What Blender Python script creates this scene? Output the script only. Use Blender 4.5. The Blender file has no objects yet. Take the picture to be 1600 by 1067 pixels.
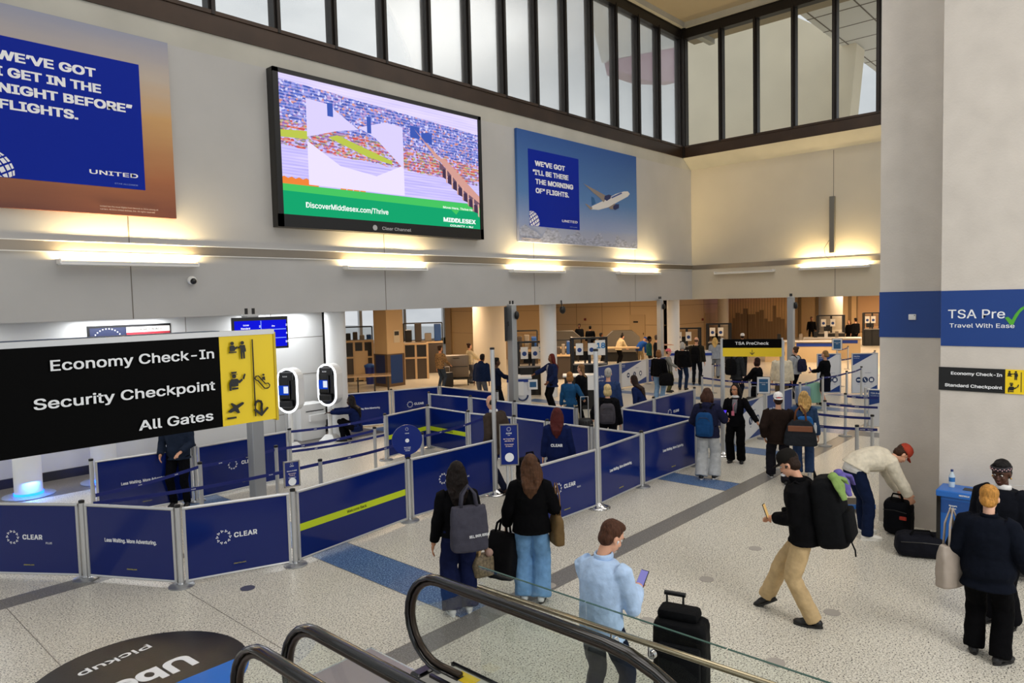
import bpy, bmesh, math, random
from mathutils import Vector, Matrix, Euler, noise
S = bpy.context.scene
COL = S.collection
PI = math.pi
random.seed(7)

# ------------------------------------------------------------------ camera
CF, CPITCH, CROLL, CYAW, CH = 1105.0, 0.0595945, 0.0248635, 0.7396723, 3.4
_cp, _sp, _cy, _sy = math.cos(CPITCH), math.sin(CPITCH), math.cos(CYAW), math.sin(CYAW)
FWD = Vector((_cy*_cp, _sy*_cp, -_sp))
_r = Vector((_sy, -_cy, 0.0)); _d = FWD.cross(_r)
_c, _s = math.cos(CROLL), math.sin(CROLL)
RGT = _c*_r + _s*_d
DWN = -_s*_r + _c*_d
cam = bpy.data.cameras.new('camera'); camo = bpy.data.objects.new('camera', cam); COL.objects.link(camo)
cam.sensor_width = 36.0; cam.lens = 36.0*CF/1600.0; cam.clip_start = 0.05; cam.clip_end = 600
mw = Matrix.Identity(4)
for i in range(3):
    mw[i][0] = RGT[i]; mw[i][1] = -DWN[i]; mw[i][2] = -FWD[i]
mw[2][3] = CH
camo.matrix_world = mw
S.camera = camo

# ------------------------------------------------------------------ sky, lamps, exposure
S.view_settings.view_transform = 'Standard'
S.view_settings.look = 'None'
S.view_settings.exposure = 0.22
S.view_settings.gamma = 1.0
S.view_settings.use_curve_mapping = False
w = bpy.data.worlds.new('overcast'); S.world = w; w.use_nodes = True
nt = w.node_tree; nt.nodes.clear()
wo = nt.nodes.new('ShaderNodeOutputWorld'); bg = nt.nodes.new('ShaderNodeBackground')
tc = nt.nodes.new('ShaderNodeTexCoord'); ns = nt.nodes.new('ShaderNodeTexNoise'); cr = nt.nodes.new('ShaderNodeValToRGB')
mp = nt.nodes.new('ShaderNodeMapping'); mp.inputs['Scale'].default_value = (1, 1, 2.0)
ns.inputs['Scale'].default_value = 3.2; ns.inputs['Detail'].default_value = 5; ns.inputs['Roughness'].default_value = 0.55
cr.color_ramp.elements[0].position = 0.36; cr.color_ramp.elements[0].color = (0.46, 0.49, 0.52, 1)
cr.color_ramp.elements[1].position = 0.62; cr.color_ramp.elements[1].color = (0.70, 0.715, 0.73, 1)
nt.links.new(tc.outputs['Generated'], mp.inputs['Vector']); nt.links.new(mp.outputs['Vector'], ns.inputs['Vector'])
nt.links.new(ns.outputs['Fac'], cr.inputs['Fac']); nt.links.new(cr.outputs['Color'], bg.inputs['Color'])
bg.inputs['Strength'].default_value = 1.0
nt.links.new(bg.outputs[0], wo.inputs[0])

def area(name, loc, sx, sy, power, color=(1, 0.96, 0.9), direction=(0, 0, -1), parent=None, spread=PI):
    l = bpy.data.lights.new(name, 'AREA'); l.shape = 'RECTANGLE'; l.size = sx; l.size_y = sy
    l.energy = power; l.color = color; l.spread = spread
    o = bpy.data.objects.new(name, l); COL.objects.link(o)
    o.location = loc; o.rotation_euler = Vector(direction).to_track_quat('-Z', 'Y').to_euler()
    if parent: o.parent = parent
    return o
HALL_W, SEC_W = 225, 150
for x in (4, 12, 20):
    for y in (1.5, 8.5):
        area('hall_fill_lamp', (x, y, 14.5), 6, 6, HALL_W, (1, 0.97, 0.94))  # added unseen fill under the ceiling, raises the hall's brightness
for x, y in ((15, 19), (21, 23), (22, 17.5), (27, 20), (31, 18), (34, 25), (24, 30), (33, 11), (33, 6), (39, 10), (39, 3), (43.5, 7.5), (43.5, 12), (50, 6), (50, 10.5), (50, 15)):
    area('security_ceiling_lamp', (x, y, 3.42), 2.2, 1.2, SEC_W, (1, 0.71, 0.45))

area('pillar_fill_lamp', (5.0, -4.5, 6.0), 4, 2, 330, (1, 0.97, 0.94), (0.55, 0.55, -0.6))  # added unseen fill, aimed at the lower pillar and the floor
for x in (-2, 2, 5.5, 9):
    area('alcove_ceiling_lamp', (x, 15.95, 3.18), 1.8, 0.5, 42, (0.93, 0.96, 1.0))

# ------------------------------------------------------------------ measuring helpers (photo pixel -> point in the place)
def ray(px, py):
    return RGT*((px-800.0)/CF) + DWN*((py-533.5)/CF) + FWD
def FL(px, py, z=0.0):
    d = ray(px, py); t = (z-CH)/d.z
    return Vector((d.x*t, d.y*t, z))
def PL(px, py, axis, val):
    d = ray(px, py); t = val/d[axis]
    return Vector((d.x*t, d.y*t, CH+d.z*t))

# ------------------------------------------------------------------ materials
MATS = {}
def lin(h):
    if isinstance(h, (tuple, list)): return tuple(h)[:3]
    h = h.lstrip('#'); v = [int(h[i:i+2], 16)/255.0 for i in (0, 2, 4)]
    return tuple(c/12.92 if c <= 0.04045 else ((c+0.055)/1.055)**2.4 for c in v)
def mat(name, color, rough=0.6, metal=0.0, spec=0.5, bump=0.0, bscale=60.0, var=0.0, vscale=8.0, coat=0.0, emit=0.0, stretch=(1, 1, 1), sheen=0.0):
    if name in MATS: return MATS[name]
    m = bpy.data.materials.new(name); m.use_nodes = True; MATS[name] = m
    t = m.node_tree; b = t.nodes['Principled BSDF']; c = lin(color)
    b.inputs['Base Color'].default_value = (*c, 1); b.inputs['Roughness'].default_value = rough
    b.inputs['Metallic'].default_value = metal; b.inputs['Specular IOR Level'].default_value = spec
    b.inputs['Coat Weight'].default_value = coat; b.inputs['Coat Roughness'].default_value = 0.06
    b.inputs['Sheen Weight'].default_value = sheen
    if emit:
        b.inputs['Emission Color'].default_value = (*c, 1); b.inputs['Emission Strength'].default_value = emit
    if bump or var:
        co = t.nodes.new('ShaderNodeTexCoord'); mpg = t.nodes.new('ShaderNodeMapping'); mpg.inputs['Scale'].default_value = stretch
        t.links.new(co.outputs['Object'], mpg.inputs['Vector'])
    if bump:
        n = t.nodes.new('ShaderNodeTexNoise'); n.inputs['Scale'].default_value = bscale; n.inputs['Detail'].default_value = 3
        bp = t.nodes.new('ShaderNodeBump'); bp.inputs['Strength'].default_value = bump; bp.inputs['Distance'].default_value = 0.02
        t.links.new(mpg.outputs['Vector'], n.inputs['Vector']); t.links.new(n.outputs['Fac'], bp.inputs['Height']); t.links.new(bp.outputs['Normal'], b.inputs['Normal'])
    if var:
        n2 = t.nodes.new('ShaderNodeTexNoise'); n2.inputs['Scale'].default_value = vscale; n2.inputs['Detail'].default_value = 4
        rp = t.nodes.new('ShaderNodeValToRGB')
        rp.color_ramp.elements[0].position = 0.3; rp.color_ramp.elements[1].position = 0.7
        rp.color_ramp.elements[0].color = (*[x*(1-var) for x in c], 1); rp.color_ramp.elements[1].color = (*[min(1, x*(1+var)) for x in c], 1)
        t.links.new(mpg.outputs['Vector'], n2.inputs['Vector']); t.links.new(n2.outputs['Fac'], rp.inputs['Fac']); t.links.new(rp.outputs['Color'], b.inputs['Base Color'])
    return m
def cloth(color, rough=0.9, bump=0.25, name=None, var=0.12):
    return mat(name or ('cloth_%s_%s' % (str(color).lstrip('#'), rough)), color, rough, spec=0.08, bump=bump, bscale=28, var=var, vscale=14)
def glow(name, color, strength):
    if name in MATS: return MATS[name]
    m = bpy.data.materials.new(name); m.use_nodes = True; MATS[name] = m
    t = m.node_tree; t.nodes.clear(); e = t.nodes.new('ShaderNodeEmission'); o = t.nodes.new('ShaderNodeOutputMaterial')
    e.inputs[0].default_value = (*lin(color), 1); e.inputs[1].default_value = strength; t.links.new(e.outputs[0], o.inputs[0])
    return m
def glass(name, tint, refl=0.06, rough=0.0):
    if name in MATS: return MATS[name]
    m = bpy.data.materials.new(name); m.use_nodes = True; MATS[name] = m
    t = m.node_tree; t.nodes.clear(); o = t.nodes.new('ShaderNodeOutputMaterial')
    a = t.nodes.new('ShaderNodeBsdfTransparent'); g = t.nodes.new('ShaderNodeBsdfGlossy'); x = t.nodes.new('ShaderNodeMixShader'); f = t.nodes.new('ShaderNodeFresnel')
    f.inputs[0].default_value = 1.45
    mm = t.nodes.new('ShaderNodeMath'); mm.operation = 'MULTIPLY'; mm.inputs[1].default_value = refl/0.08; mm.use_clamp = True
    a.inputs[0].default_value = (*tint, 1); g.inputs[0].default_value = (1, 1, 1, 1); g.inputs[1].default_value = rough
    t.links.new(f.outputs[0], mm.inputs[0]); t.links.new(mm.outputs[0], x.inputs[0]); t.links.new(a.outputs[0], x.inputs[1]); t.links.new(g.outputs[0], x.inputs[2]); t.links.new(x.outputs[0], o.inputs[0])
    return m
def terrazzo(name, base, dark, light, rough=0.32, sc=75.0, amt=0.60):
    m = bpy.data.materials.new(name); m.use_nodes = True; MATS[name] = m
    t = m.node_tree; b = t.nodes['Principled BSDF']; L = t.links
    co = t.nodes.new('ShaderNodeTexCoord')
    def chip(scale, th0, th1, seed):
        mp = t.nodes.new('ShaderNodeMapping'); mp.inputs['Location'].default_value = (seed, seed*1.7, 0)
        n = t.nodes.new('ShaderNodeTexNoise'); n.inputs['Scale'].default_value = scale; n.inputs['Detail'].default_value = 1.5
        r = t.nodes.new('ShaderNodeValToRGB'); r.color_ramp.elements[0].position = th0; r.color_ramp.elements[1].position = th1
        L.new(co.outputs['Object'], mp.inputs['Vector']); L.new(mp.outputs['Vector'], n.inputs['Vector']); L.new(n.outputs['Fac'], r.inputs['Fac'])
        return r.outputs['Color']
    def mix(f, a, c):
        x = t.nodes.new('ShaderNodeMix'); x.data_type = 'RGBA'; L.new(f, x.inputs[0])
        if isinstance(a, tuple): x.inputs[6].default_value = (*a, 1)
        else: L.new(a, x.inputs[6])
        x.inputs[7].default_value = (*c, 1); return x.outputs[2]
    big = chip(0.5, 0.35, 0.7, 3)
    c0 = mix(big, lin(base), tuple(v*0.88 for v in lin(base)))
    c1 = mix(chip(sc*0.8, 0.53, 0.60, 11), c0, lin(light))
    c2 = mix(chip(sc, amt, amt+0.05, 5), c1, lin(dark))
    L.new(c2, b.inputs['Base Color']); b.inputs['Roughness'].default_value = rough; b.inputs['Specular IOR Level'].default_value = 0.5
    return m

M_alu = mat('brushed_aluminium', '#cbcccc', 0.36, 0.6, bump=0.04, bscale=200)
M_steel = mat('polished_steel', '#c9cacb', 0.14, 1.0)
M_white = mat('white_enamel', '#e2e2e0', 0.35)
M_black = mat('black_plastic', '#0b0b0c', 0.4)
M_blackgloss = mat('black_gloss', '#08080a', 0.12)
M_dark = mat('dark_grey_metal', '#2b2a29', 0.45, 0.3)
M_bronze = mat('dark_bronze_frame', '#211c19', 0.42, 0.4)
M_brown = mat('bronze_sill_panel', '#37291f', 0.4, 0.35, var=0.25, vscale=1.2)
M_navy = mat('navy_barrier_vinyl', '#0b1a5e', 0.16, spec=0.6)
M_belt = mat('navy_belt_webbing', '#0a1c6e', 0.6, bump=0.1, bscale=300)
M_ink = mat('white_print', '#eef0f2', 0.5)
M_yellow = mat('sign_yellow', '#f0cf10', 0.4)
M_lime = mat('lime_tape', '#c4d81c', 0.45)
M_rubber = mat('handrail_rubber', '#0c0c0d', 0.22, coat=0.5)

# ------------------------------------------------------------------ mesh helpers
class MB:
    """collects geometry, then links it as ONE mesh object"""
    def __init__(s): s.v = []; s.f = []; s.m = []; s.cur = 0; s.T = None; s.sm = []; s.smooth = False
    def mi(s, i): s.cur = i; return s
    def add(s, vs, fs):
        b = len(s.v)
        for q in vs:
            q = Vector(q)
            s.v.append(s.T @ q if s.T else q)
        for q in fs: s.f.append([b+i for i in q]); s.m.append(s.cur); s.sm.append(s.smooth)
        return s
    def box(s, c, d, R=None, bevel=0.0):
        x, y, z = d[0]/2, d[1]/2, d[2]/2; c = Vector(c)
        if bevel:
            bm = bmesh.new(); bmesh.ops.create_cube(bm, size=1)
            for q in bm.verts: q.co = Vector((q.co.x*d[0], q.co.y*d[1], q.co.z*d[2]))
            bmesh.ops.bevel(bm, geom=bm.edges[:], offset=bevel, segments=2, profile=0.5, affect='EDGES')
            bm.verts.index_update()
            vs = [q.co.copy() for q in bm.verts]; fs = [[q.index for q in f.verts] for f in bm.faces]; bm.free()
            vs = [(R @ q if R else q)+c for q in vs]
            return s.add(vs, fs)
        vs = [Vector((a*x, b*y, e*z)) for e in (-1, 1) for a, b in ((-1, -1), (1, -1), (1, 1), (-1, 1))]
        vs = [(R @ q if R else q)+c for q in vs]
        return s.add(vs, [(3, 2, 1, 0), (4, 5, 6, 7), (0, 1, 5, 4), (1, 2, 6, 5), (2, 3, 7, 6), (3, 0, 4, 7)])
    def rings(s, rs, cap=True, closed=False):
        n = len(rs[0]); vs = [p for r in rs for p in r]; fs = []
        k = len(rs)
        for i in range(k if closed else k-1):
            a = i*n; b = ((i+1) % k)*n
            for j in range(n): fs.append((a+j, a+(j+1) % n, b+(j+1) % n, b+j))
        if cap and not closed:
            fs.append(tuple(reversed(range(n)))); fs.append(tuple(range((k-1)*n, k*n)))
        return s.add(vs, fs)
    def tube(s, pts, r, n=10, cap=True, closed=False, flat=None):
        pts = [Vector(p) for p in pts]; R = r if isinstance(r, (list, tuple)) else [r]*len(pts)
        rs = []; up = None; k = len(pts)
        for i, p in enumerate(pts):
            if closed: t = (pts[(i+1) % k]-pts[i-1])
            else: t = pts[min(i+1, k-1)]-pts[max(i-1, 0)]
            t = t.normalized() if t.length > 1e-9 else Vector((0, 0, 1))
            if up is None:
                up = Vector((0, 0, 1)) if abs(t.z) < 0.95 else Vector((0, 1, 0))
            a = t.cross(up)
            if a.length < 1e-4: a = t.orthogonal()
            a.normalize(); b = a.cross(t).normalized(); up = b
            ra, rb = (R[i], R[i]) if flat is None else (R[i]*flat[0], R[i]*flat[1])
            rs.append([p+a*(ra*math.cos(2*PI*j/n))+b*(rb*math.sin(2*PI*j/n)) for j in range(n)])
        return s.rings(rs, cap, closed)
    def cyl(s, p0, p1, r0, r1=None, n=20):
        return s.tube([p0, p1], [r0, r0 if r1 is None else r1], n)
    def lathe(s, prof, c=(0, 0, 0), n=24, sx=1.0, sy=1.0):
        c = Vector(c); rs = [[c+Vector((r*sx*math.cos(2*PI*j/n), r*sy*math.sin(2*PI*j/n), z)) for j in range(n)] for r, z in prof]
        return s.rings(rs)
    def ell(s, c, r, n=14, k=8, R=None):
        c = Vector(c); r = r if isinstance(r, (list, tuple)) else (r, r, r); rs = []
        for i in range(1, k):
            a = PI*i/k
            ring = [Vector((r[0]*math.sin(a)*math.cos(2*PI*j/n), r[1]*math.sin(a)*math.sin(2*PI*j/n), -r[2]*math.cos(a))) for j in range(n)]
            rs.append([(R @ q if R else q)+c for q in ring])
        b, t = Vector((0, 0, -r[2])), Vector((0, 0, r[2]))
        vs = [q for g in rs for q in g]+[(R @ b if R else b)+c, (R @ t if R else t)+c]; fs = []; m = len(rs)
        for i in range(m-1):
            for j in range(n): fs.append((i*n+j, i*n+(j+1) % n, (i+1)*n+(j+1) % n, (i+1)*n+j))
        for j in range(n):
            fs.append((m*n, (j+1) % n, j)); fs.append((m*n+1, (m-1)*n+j, (m-1)*n+(j+1) % n))
        return s.add(vs, fs)
    def prism(s, poly, depth, frame=None):
        """polygon in local xy, extruded along local z by depth, placed with a frame matrix"""
        n = len(poly); vs = [Vector((p[0], p[1], 0)) for p in poly]+[Vector((p[0], p[1], depth)) for p in poly]
        if frame: vs = [frame @ q for q in vs]
        return s.add(vs, [tuple(reversed(range(n))), tuple(range(n, 2*n))]+[(i, (i+1) % n, n+(i+1) % n, n+i) for i in range(n)])
    def build(s, name, mats, parent=None, loc=None, rotz=0.0, smooth=False, kind=None):
        me = bpy.data.meshes.new(name); me.from_pydata([tuple(q) for q in s.v], [], s.f)
        for m in (mats if isinstance(mats, (list, tuple)) else [mats]): me.materials.append(m)
        for i, p in enumerate(me.polygons):
            p.material_index = s.m[i]; p.use_smooth = bool(smooth or s.sm[i])
        me.update()
        bm = bmesh.new(); bm.from_mesh(me); bmesh.ops.recalc_face_normals(bm, faces=bm.faces[:]); bm.to_mesh(me); bm.free()
        if smooth == 'auto':
            for e in me.edges: pass
            try: me.set_sharp_from_angle(angle=math.radians(38))
            except Exception: pass
        o = bpy.data.objects.new(name, me); COL.objects.link(o)
        if parent: o.parent = parent
        if loc is not None: o.location = loc
        o.rotation_euler.z = rotz
        if kind: o['kind'] = kind
        return o
def tag(o, label, cat, group=None, kind=None):
    o['label'] = label; o['category'] = cat
    if group: o['group'] = group
    if kind: o['kind'] = kind
    return o
def thing(name, label, cat, loc=(0, 0, 0), rotz=0.0, group=None):
    o = bpy.data.objects.new(name, None); COL.objects.link(o); o.empty_display_size = 0.1
    o.location = loc; o.rotation_euler.z = rotz
    return tag(o, label, cat, group)
def copy_tree(o, parent=None):
    c = o.copy(); COL.objects.link(c); c.parent = parent
    for ch in list(o.children): copy_tree(ch, c)
    return c
def frame_at(origin, xdir, ydir):
    x = Vector(xdir).normalized(); y = Vector(ydir).normalized(); z = x.cross(y)
    m = Matrix.Identity(4)
    for i in range(3): m[i][0] = x[i]; m[i][1] = y[i]; m[i][2] = z[i]; m[i][3] = origin[i]
    return m
try: FONT = bpy.data.fonts.load(bpy.utils.system_resource('DATAFILES', path='fonts') + '/Inter.woff2')
except Exception: FONT = None
def text(s, size, m, frame, parent=None, align='LEFT', bold=0.0, name='lettering', width=None, italic=0.0, thick=0.002, space=1.0, line=1.0):
    cu = bpy.data.curves.new(name, 'FONT'); cu.body = s; cu.size = size
    if FONT: cu.font = FONT
    cu.align_x = align; cu.align_y = 'CENTER'
    cu.extrude = thick/2; cu.resolution_u = 3; cu.shear = italic; cu.space_character = space; cu.space_line = line
    tmp = bpy.data.objects.new('tmp_text', cu)
    me = bpy.data.meshes.new_from_object(tmp)
    bpy.data.objects.remove(tmp); bpy.data.curves.remove(cu)
    if bold:      # heavier strokes: the outline repeated a hair to each side
        vs = [q.co.copy() for q in me.vertices]; fs = [tuple(p.vertices) for p in me.polygons]; n = len(vs); b_ = bold*size; av, af = [], []
        for i, (ox, oy) in enumerate(((0, 0), (b_, b_*.7), (-b_, b_*.7), (b_, -b_*.7), (-b_, -b_*.7))):
            av += [(q.x+ox, q.y+oy, q.z+i*2e-5) for q in vs]; af += [tuple(j+i*n for j in f) for f in fs]
        bpy.data.meshes.remove(me); me = bpy.data.meshes.new(name); me.from_pydata(av, [], af)
    if width:
        xs = [q.co.x for q in me.vertices]; k = width/(max(xs)-min(xs)) if xs else 1
        me.transform(Matrix.Diagonal((k, 1, 1, 1)))
    me.transform(frame); me.materials.clear(); me.materials.append(m)
    o = bpy.data.objects.new(name, me); COL.objects.link(o)
    if parent: o.parent = parent
    return o
# ------------------------------------------------------------------ the hall: floor, walls, windows, ceiling
YL, XR = 15.0, 28.17           # wall with the billboards, wall beyond the checkpoint
M_floor = terrazzo('terrazzo_light', '#d2cdbf', '#38352f', '#e6e2d6', sc=62.0, amt=0.575)
M_fgrey = terrazzo('terrazzo_grey', '#77746f', '#4c4a48', '#8f8c87', amt=0.58)
M_fblue = terrazzo('terrazzo_blue', '#2f5384', '#1c355f', '#8fabd0', amt=0.62)
M_fdark = terrazzo('terrazzo_dark', '#5c5652', '#3a3735', '#77716b')
M_wall = mat('painted_plaster', '#b3b2b0', 0.75, var=0.05, vscale=0.7, bump=0.03, bscale=18)
M_wallr = mat('painted_plaster_cream', '#c6bda9', 0.75, var=0.05, vscale=0.5, bump=0.03, bscale=18)
M_slope = mat('pale_sill_band', '#b4b2a8', 0.7, var=0.08, vscale=0.9)
M_alcove = mat('alcove_panel_white', '#cbcbc9', 0.55)
M_pillar = mat('precast_concrete', '#cdc6bc', 0.8, var=0.06, vscale=2.5, bump=0.12, bscale=35)
M_ceil = mat('ceiling_plaster', '#a39781', 0.85)
M_tan = mat('tan_wall_panel', '#c9ae86', 0.6)
M_joint = mat('joint_line_grey', '#6d675e', 0.8)  # flat dark strips along wall, alcove and soffit joints
xs = [-8, 5.05, 5.68, 11.35, 11.95, 14.35, 14.95, 17.6, 18.2, 20.9, 21.5, 24.1, 24.7, 70]
ys = [-14, 2.2, 2.75, 5.14, 5.45, 9.70, 10.05, 13.2, 13.5, 14.9, 15.6, 16.35, 42]
fb = MB()
HX0, HX1, HY1 = 2.86, 3.98, 4.35     # escalator well
xs = sorted(xs+[HX0-1.7, HX1]); ys = sorted(ys+[4.35])
for i in range(len(xs)-1):
    for j in range(len(ys)-1):
        cx, cy = (xs[i]+xs[i+1])/2, (ys[j]+ys[j+1])/2
        if HX0-1.7 < cx < HX1 and cy < 4.35: continue
        k = 0
        if 5.14 < cy < 5.45 or (9.70 < cy < 10.05 and cx < 3.6): k = 1
        elif 14.9 < cy < 16.35 and cx < 11.5: k = 3
        elif (5.05 < cx < 5.68 or 11.35 < cx < 11.95 or 14.35 < cx < 14.95 or 17.6 < cx < 18.2 or 20.9 < cx < 21.5 or 24.1 < cx < 24.7) and 5.45 < cy < 15.6: k = 2
        elif (17.6 < cx < 18.2 or 20.9 < cx < 21.5 or 24.1 < cx < 24.7) and cy < 5.14: k = 1
        fb.mi(k).add([(xs[i], ys[j], 0), (xs[i+1], ys[j], 0), (xs[i+1], ys[j+1], 0), (xs[i], ys[j+1], 0)], [(0, 1, 2, 3)])
fb.build('floor', [M_floor, M_fgrey, M_fblue, M_fdark], kind='structure')
db = MB()
for yy in (5.14, 5.45): db.box((26, yy, 0.0008), (68, 0.012, 0.0012))
for xx in (5.05, 5.68, 11.35, 11.95, 14.35, 14.95): db.box((xx, 10.5, 0.0008), (0.012, 10.2, 0.0012))
for xx in (-1.2, 0.35, 1.9, 3.45): db.box((xx, 8.0, 0.0008), (0.008, 4.0, 0.0012))
db.build('trim_1', mat('brass_divider_strip', '#8f8a80', 0.4, 0.4), kind='structure')
def floor_disc(px, py, r, label, m):
    p = FL(px, py); b = MB(); b.cyl((0, 0, 0.0005), (0, 0, 0.004), r, n=28)
    o = b.build('floor_outlet_cover', m, loc=p); tag(o, label, 'floor cover', 'round floor outlet covers')
M_disc = mat('outlet_cover_grey', '#a7a199', 0.5, 0.1)
M_disc2 = mat('outlet_cover_dark', '#55566a', 0.45, 0.2)
for px, py, lab, dk in ((387, 919, 'dark round floor cover in front of the white lettered barrier panel', 1), (700, 897, 'pale round floor cover on the floor left of the woman with grey tote', 0),
        (954, 862, 'round floor cover set into the grey floor stripe', 0), (1104, 905, 'round floor cover between the man in blue shirt and the backpacker', 0), (1180, 857, 'round floor cover nearest the backpacker\'s phone hand', 0),
        (1012, 970, 'round floor cover seen through the glass guard beside the suitcase', 0), (1212, 1035, 'round floor cover seen through the glass guard below the walking backpacker', 0), (1300, 957, 'round floor cover behind the rear shoe of the backpacker', 0), (858, 915, 'pale round floor cover beside the blue jeans hem', 0)):
    floor_disc(px, py, 0.085, lab, M_disc2 if dk else M_disc)

def slab(name, x0, x1, y0, y1, z0, z1, m, kind='structure'):
    return MB().box(((x0+x1)/2, (y0+y1)/2, (z0+z1)/2), (x1-x0, y1-y0, z1-z0)).build(name, m, kind=kind)
# wall with the billboards (starts above the alcove), with joints
FZ = 3.2
lb = MB().box((10.4, 15.2, 6.0), (36.6+0.0, 0.4, 5.5))
lb.v = []; lb.f = []; lb.m = []; lb.sm = []
lb.box(((-8+XR)/2, YL+0.5, (FZ+8.75)/2), (XR+8, 1.0, 8.75-FZ))
lb.mi(1).box(((-8+XR)/2, YL+0.5, 8.97), (XR+8, 0.99, 0.44))
lb.mi(2)
for jx in (-0.8, 5.32, 11.56, 17.59, 23.63): lb.box((jx, YL-0.0005, (FZ+8.75)/2), (0.018, 0.006, 8.75-FZ))
lb.build('wall_left', [M_wall, M_slope, M_joint], kind='structure')
MB().box(((-8+XR)/2, YL-0.012, 4.58), (XR+8, 0.03, 0.185)).build('trim_2', mat('brushed_band', '#8d857a', 0.38, 0.75, bump=0.1, bscale=90, stretch=(0.1, 1, 6)), kind='structure')
e = MB()
for z in (4.48, 4.68): e.box(((-8+XR)/2, YL-0.018, z), (XR+8, 0.05, 0.016))
e.build('trim_3', M_white, kind='structure')
# right wall
rb = MB()
rb.box((XR+0.5, 3.5, (FZ+8.75)/2), (1.0, 24.0, 8.75-FZ))
rb.mi(1).add([(XR, -8.5, 8.75), (XR, YL+0.6, 8.75), (27.5, YL+0.6, 9.19), (27.5, -8.5, 9.19), (XR+1, -8.5, 8.75), (XR+1, YL+0.6, 8.75), (XR+1, YL+0.6, 9.19), (XR+1, -8.5, 9.19)],
    [(0, 1, 2, 3), (4, 5, 6, 7), (3, 2, 6, 7), (0, 3, 7, 4), (1, 5, 6, 2)])
rb.mi(2).box((XR-0.0005, 9.04, 4.0), (0.006, 0.018, 1.6)); rb.box((XR-0.0005, 9.1, 6.8), (0.006, 0.018, 3.8))
rb.build('wall_right', [M_wallr, M_slope, M_joint], kind='structure')
MB().box((XR-0.012, 3.25, 4.58), (0.03, 23.5, 0.185)).build('trim_4', MATS['brushed_band'], kind='structure')
# clerestory windows
M_pane = glass('clerestory_glass', (0.985, 0.995, 0.99), 0.035, 0.3)
def clerestory(name, along, fixed, ticks, zs, zt):
    root = bpy.data.objects.new(name, None); COL.objects.link(root); root['kind'] = 'structure'
    def P(a, o, z): return (a, fixed+o, z) if along == 'x' else (fixed+o, a, z)
    def bx(b, a0, a1, o0, o1, z0, z1):
        c = P((a0+a1)/2, (o0+o1)/2, (z0+z1)/2); d = (abs(a1-a0), abs(o1-o0), z1-z0) if along == 'x' else (abs(o1-o0), abs(a1-a0), z1-z0)
        b.box(c, d)
    b = MB(); bx(b, ticks[0], ticks[-1], -0.03, 0.5, 9.19, 9.60); bx(b, ticks[0], ticks[-1], -0.06, 0.3, 9.60, 9.68)
    b.build('window_sill', M_brown, root)
    b = MB(); bx(b, ticks[0], ticks[-1], -0.05, 0.3, 14.10, 14.45); bx(b, ticks[0], ticks[-1], -0.09, 0.1, 14.45, 14.52)
    b.build('window_head', M_bronze, root)
    for i, t in enumerate(ticks):
        b = MB(); bx(b, t-0.085, t+0.085, 0.0, 0.26, 9.6, 14.2); bx(b, t-0.035, t+0.035, -0.07, 0.02, 9.6, 14.2); b.build('window_mullion', M_bronze, root)
        if i < len(ticks)-1:
            b = MB(); bx(b, t+0.06, ticks[i+1]-0.06, 0.12, 0.13, 9.6, 14.2); b.build('window_pane', M_pane, root)
    return root
clerestory('window_1', 'x', YL, [-3.5+1.5325*i for i in range(20)]+[27.42], 9.68, 14.1)
clerestory('window_2', 'y', 27.5, [14.95, 13.30, 11.84, 10.36, 8.87, 7.38, 5.88, 4.4, 2.9, 1.4, -0.1, -1.6, -3.1, -4.6], 9.68, 14.1)
MB().box((27.5+0.1, YL+0.1, 11.9), (0.42, 0.42, 5.4)).build('trim_5', M_bronze, kind='structure')
cb = MB().box((11, 2.5, 14.95), (38, 26.5, 0.5)); cb.mi(1).box((11, YL-0.12, 14.6), (38, 0.26, 0.24)).box((27.4, 2.5, 14.6), (0.26, 26, 0.24))
cb.build('ceiling', [M_ceil, M_slope], kind='structure')
# alcove behind the round columns
ab = MB().box(((-8+10.5)/2, 16.6, 1.7), (18.5, 0.5, 3.4)); ab.mi(1)
for jz in (0.62, 1.6, 2.55): ab.box((1.25, 16.349, jz), (18.5, 0.006, 0.014))
for jx in (1.0, 3.2, 6.9, 9.0): ab.box((jx, 16.349, 1.7), (0.012, 0.006, 3.4))
ab.mi(2).box((10.62, 16.6, 1.7), (0.3, 0.5, 3.4))
ab.build('wall_alcove', [M_alcove, M_joint, M_dark], kind='structure')
MB().box((1.25, 16.33, 0.09), (18.4, 0.05, 0.18)).build('baseboard_alcove', M_dark, kind='structure')
MB().box((1.2, 16.1, 3.38), (18.6, 1.6, 0.16)).build('ceiling_alcove', M_white, kind='structure')
# concrete pillar on the right, with a nearer face
pb = MB().box((11.2+0.6, 2.52, 7.4), (1.2, 0.90, 14.8)); pb.mi(0).box((10.4+1.0, 0.0, 7.4), (2.0, 4.08, 14.8))
pb.build('pillar', M_pillar, kind='structure')
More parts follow.
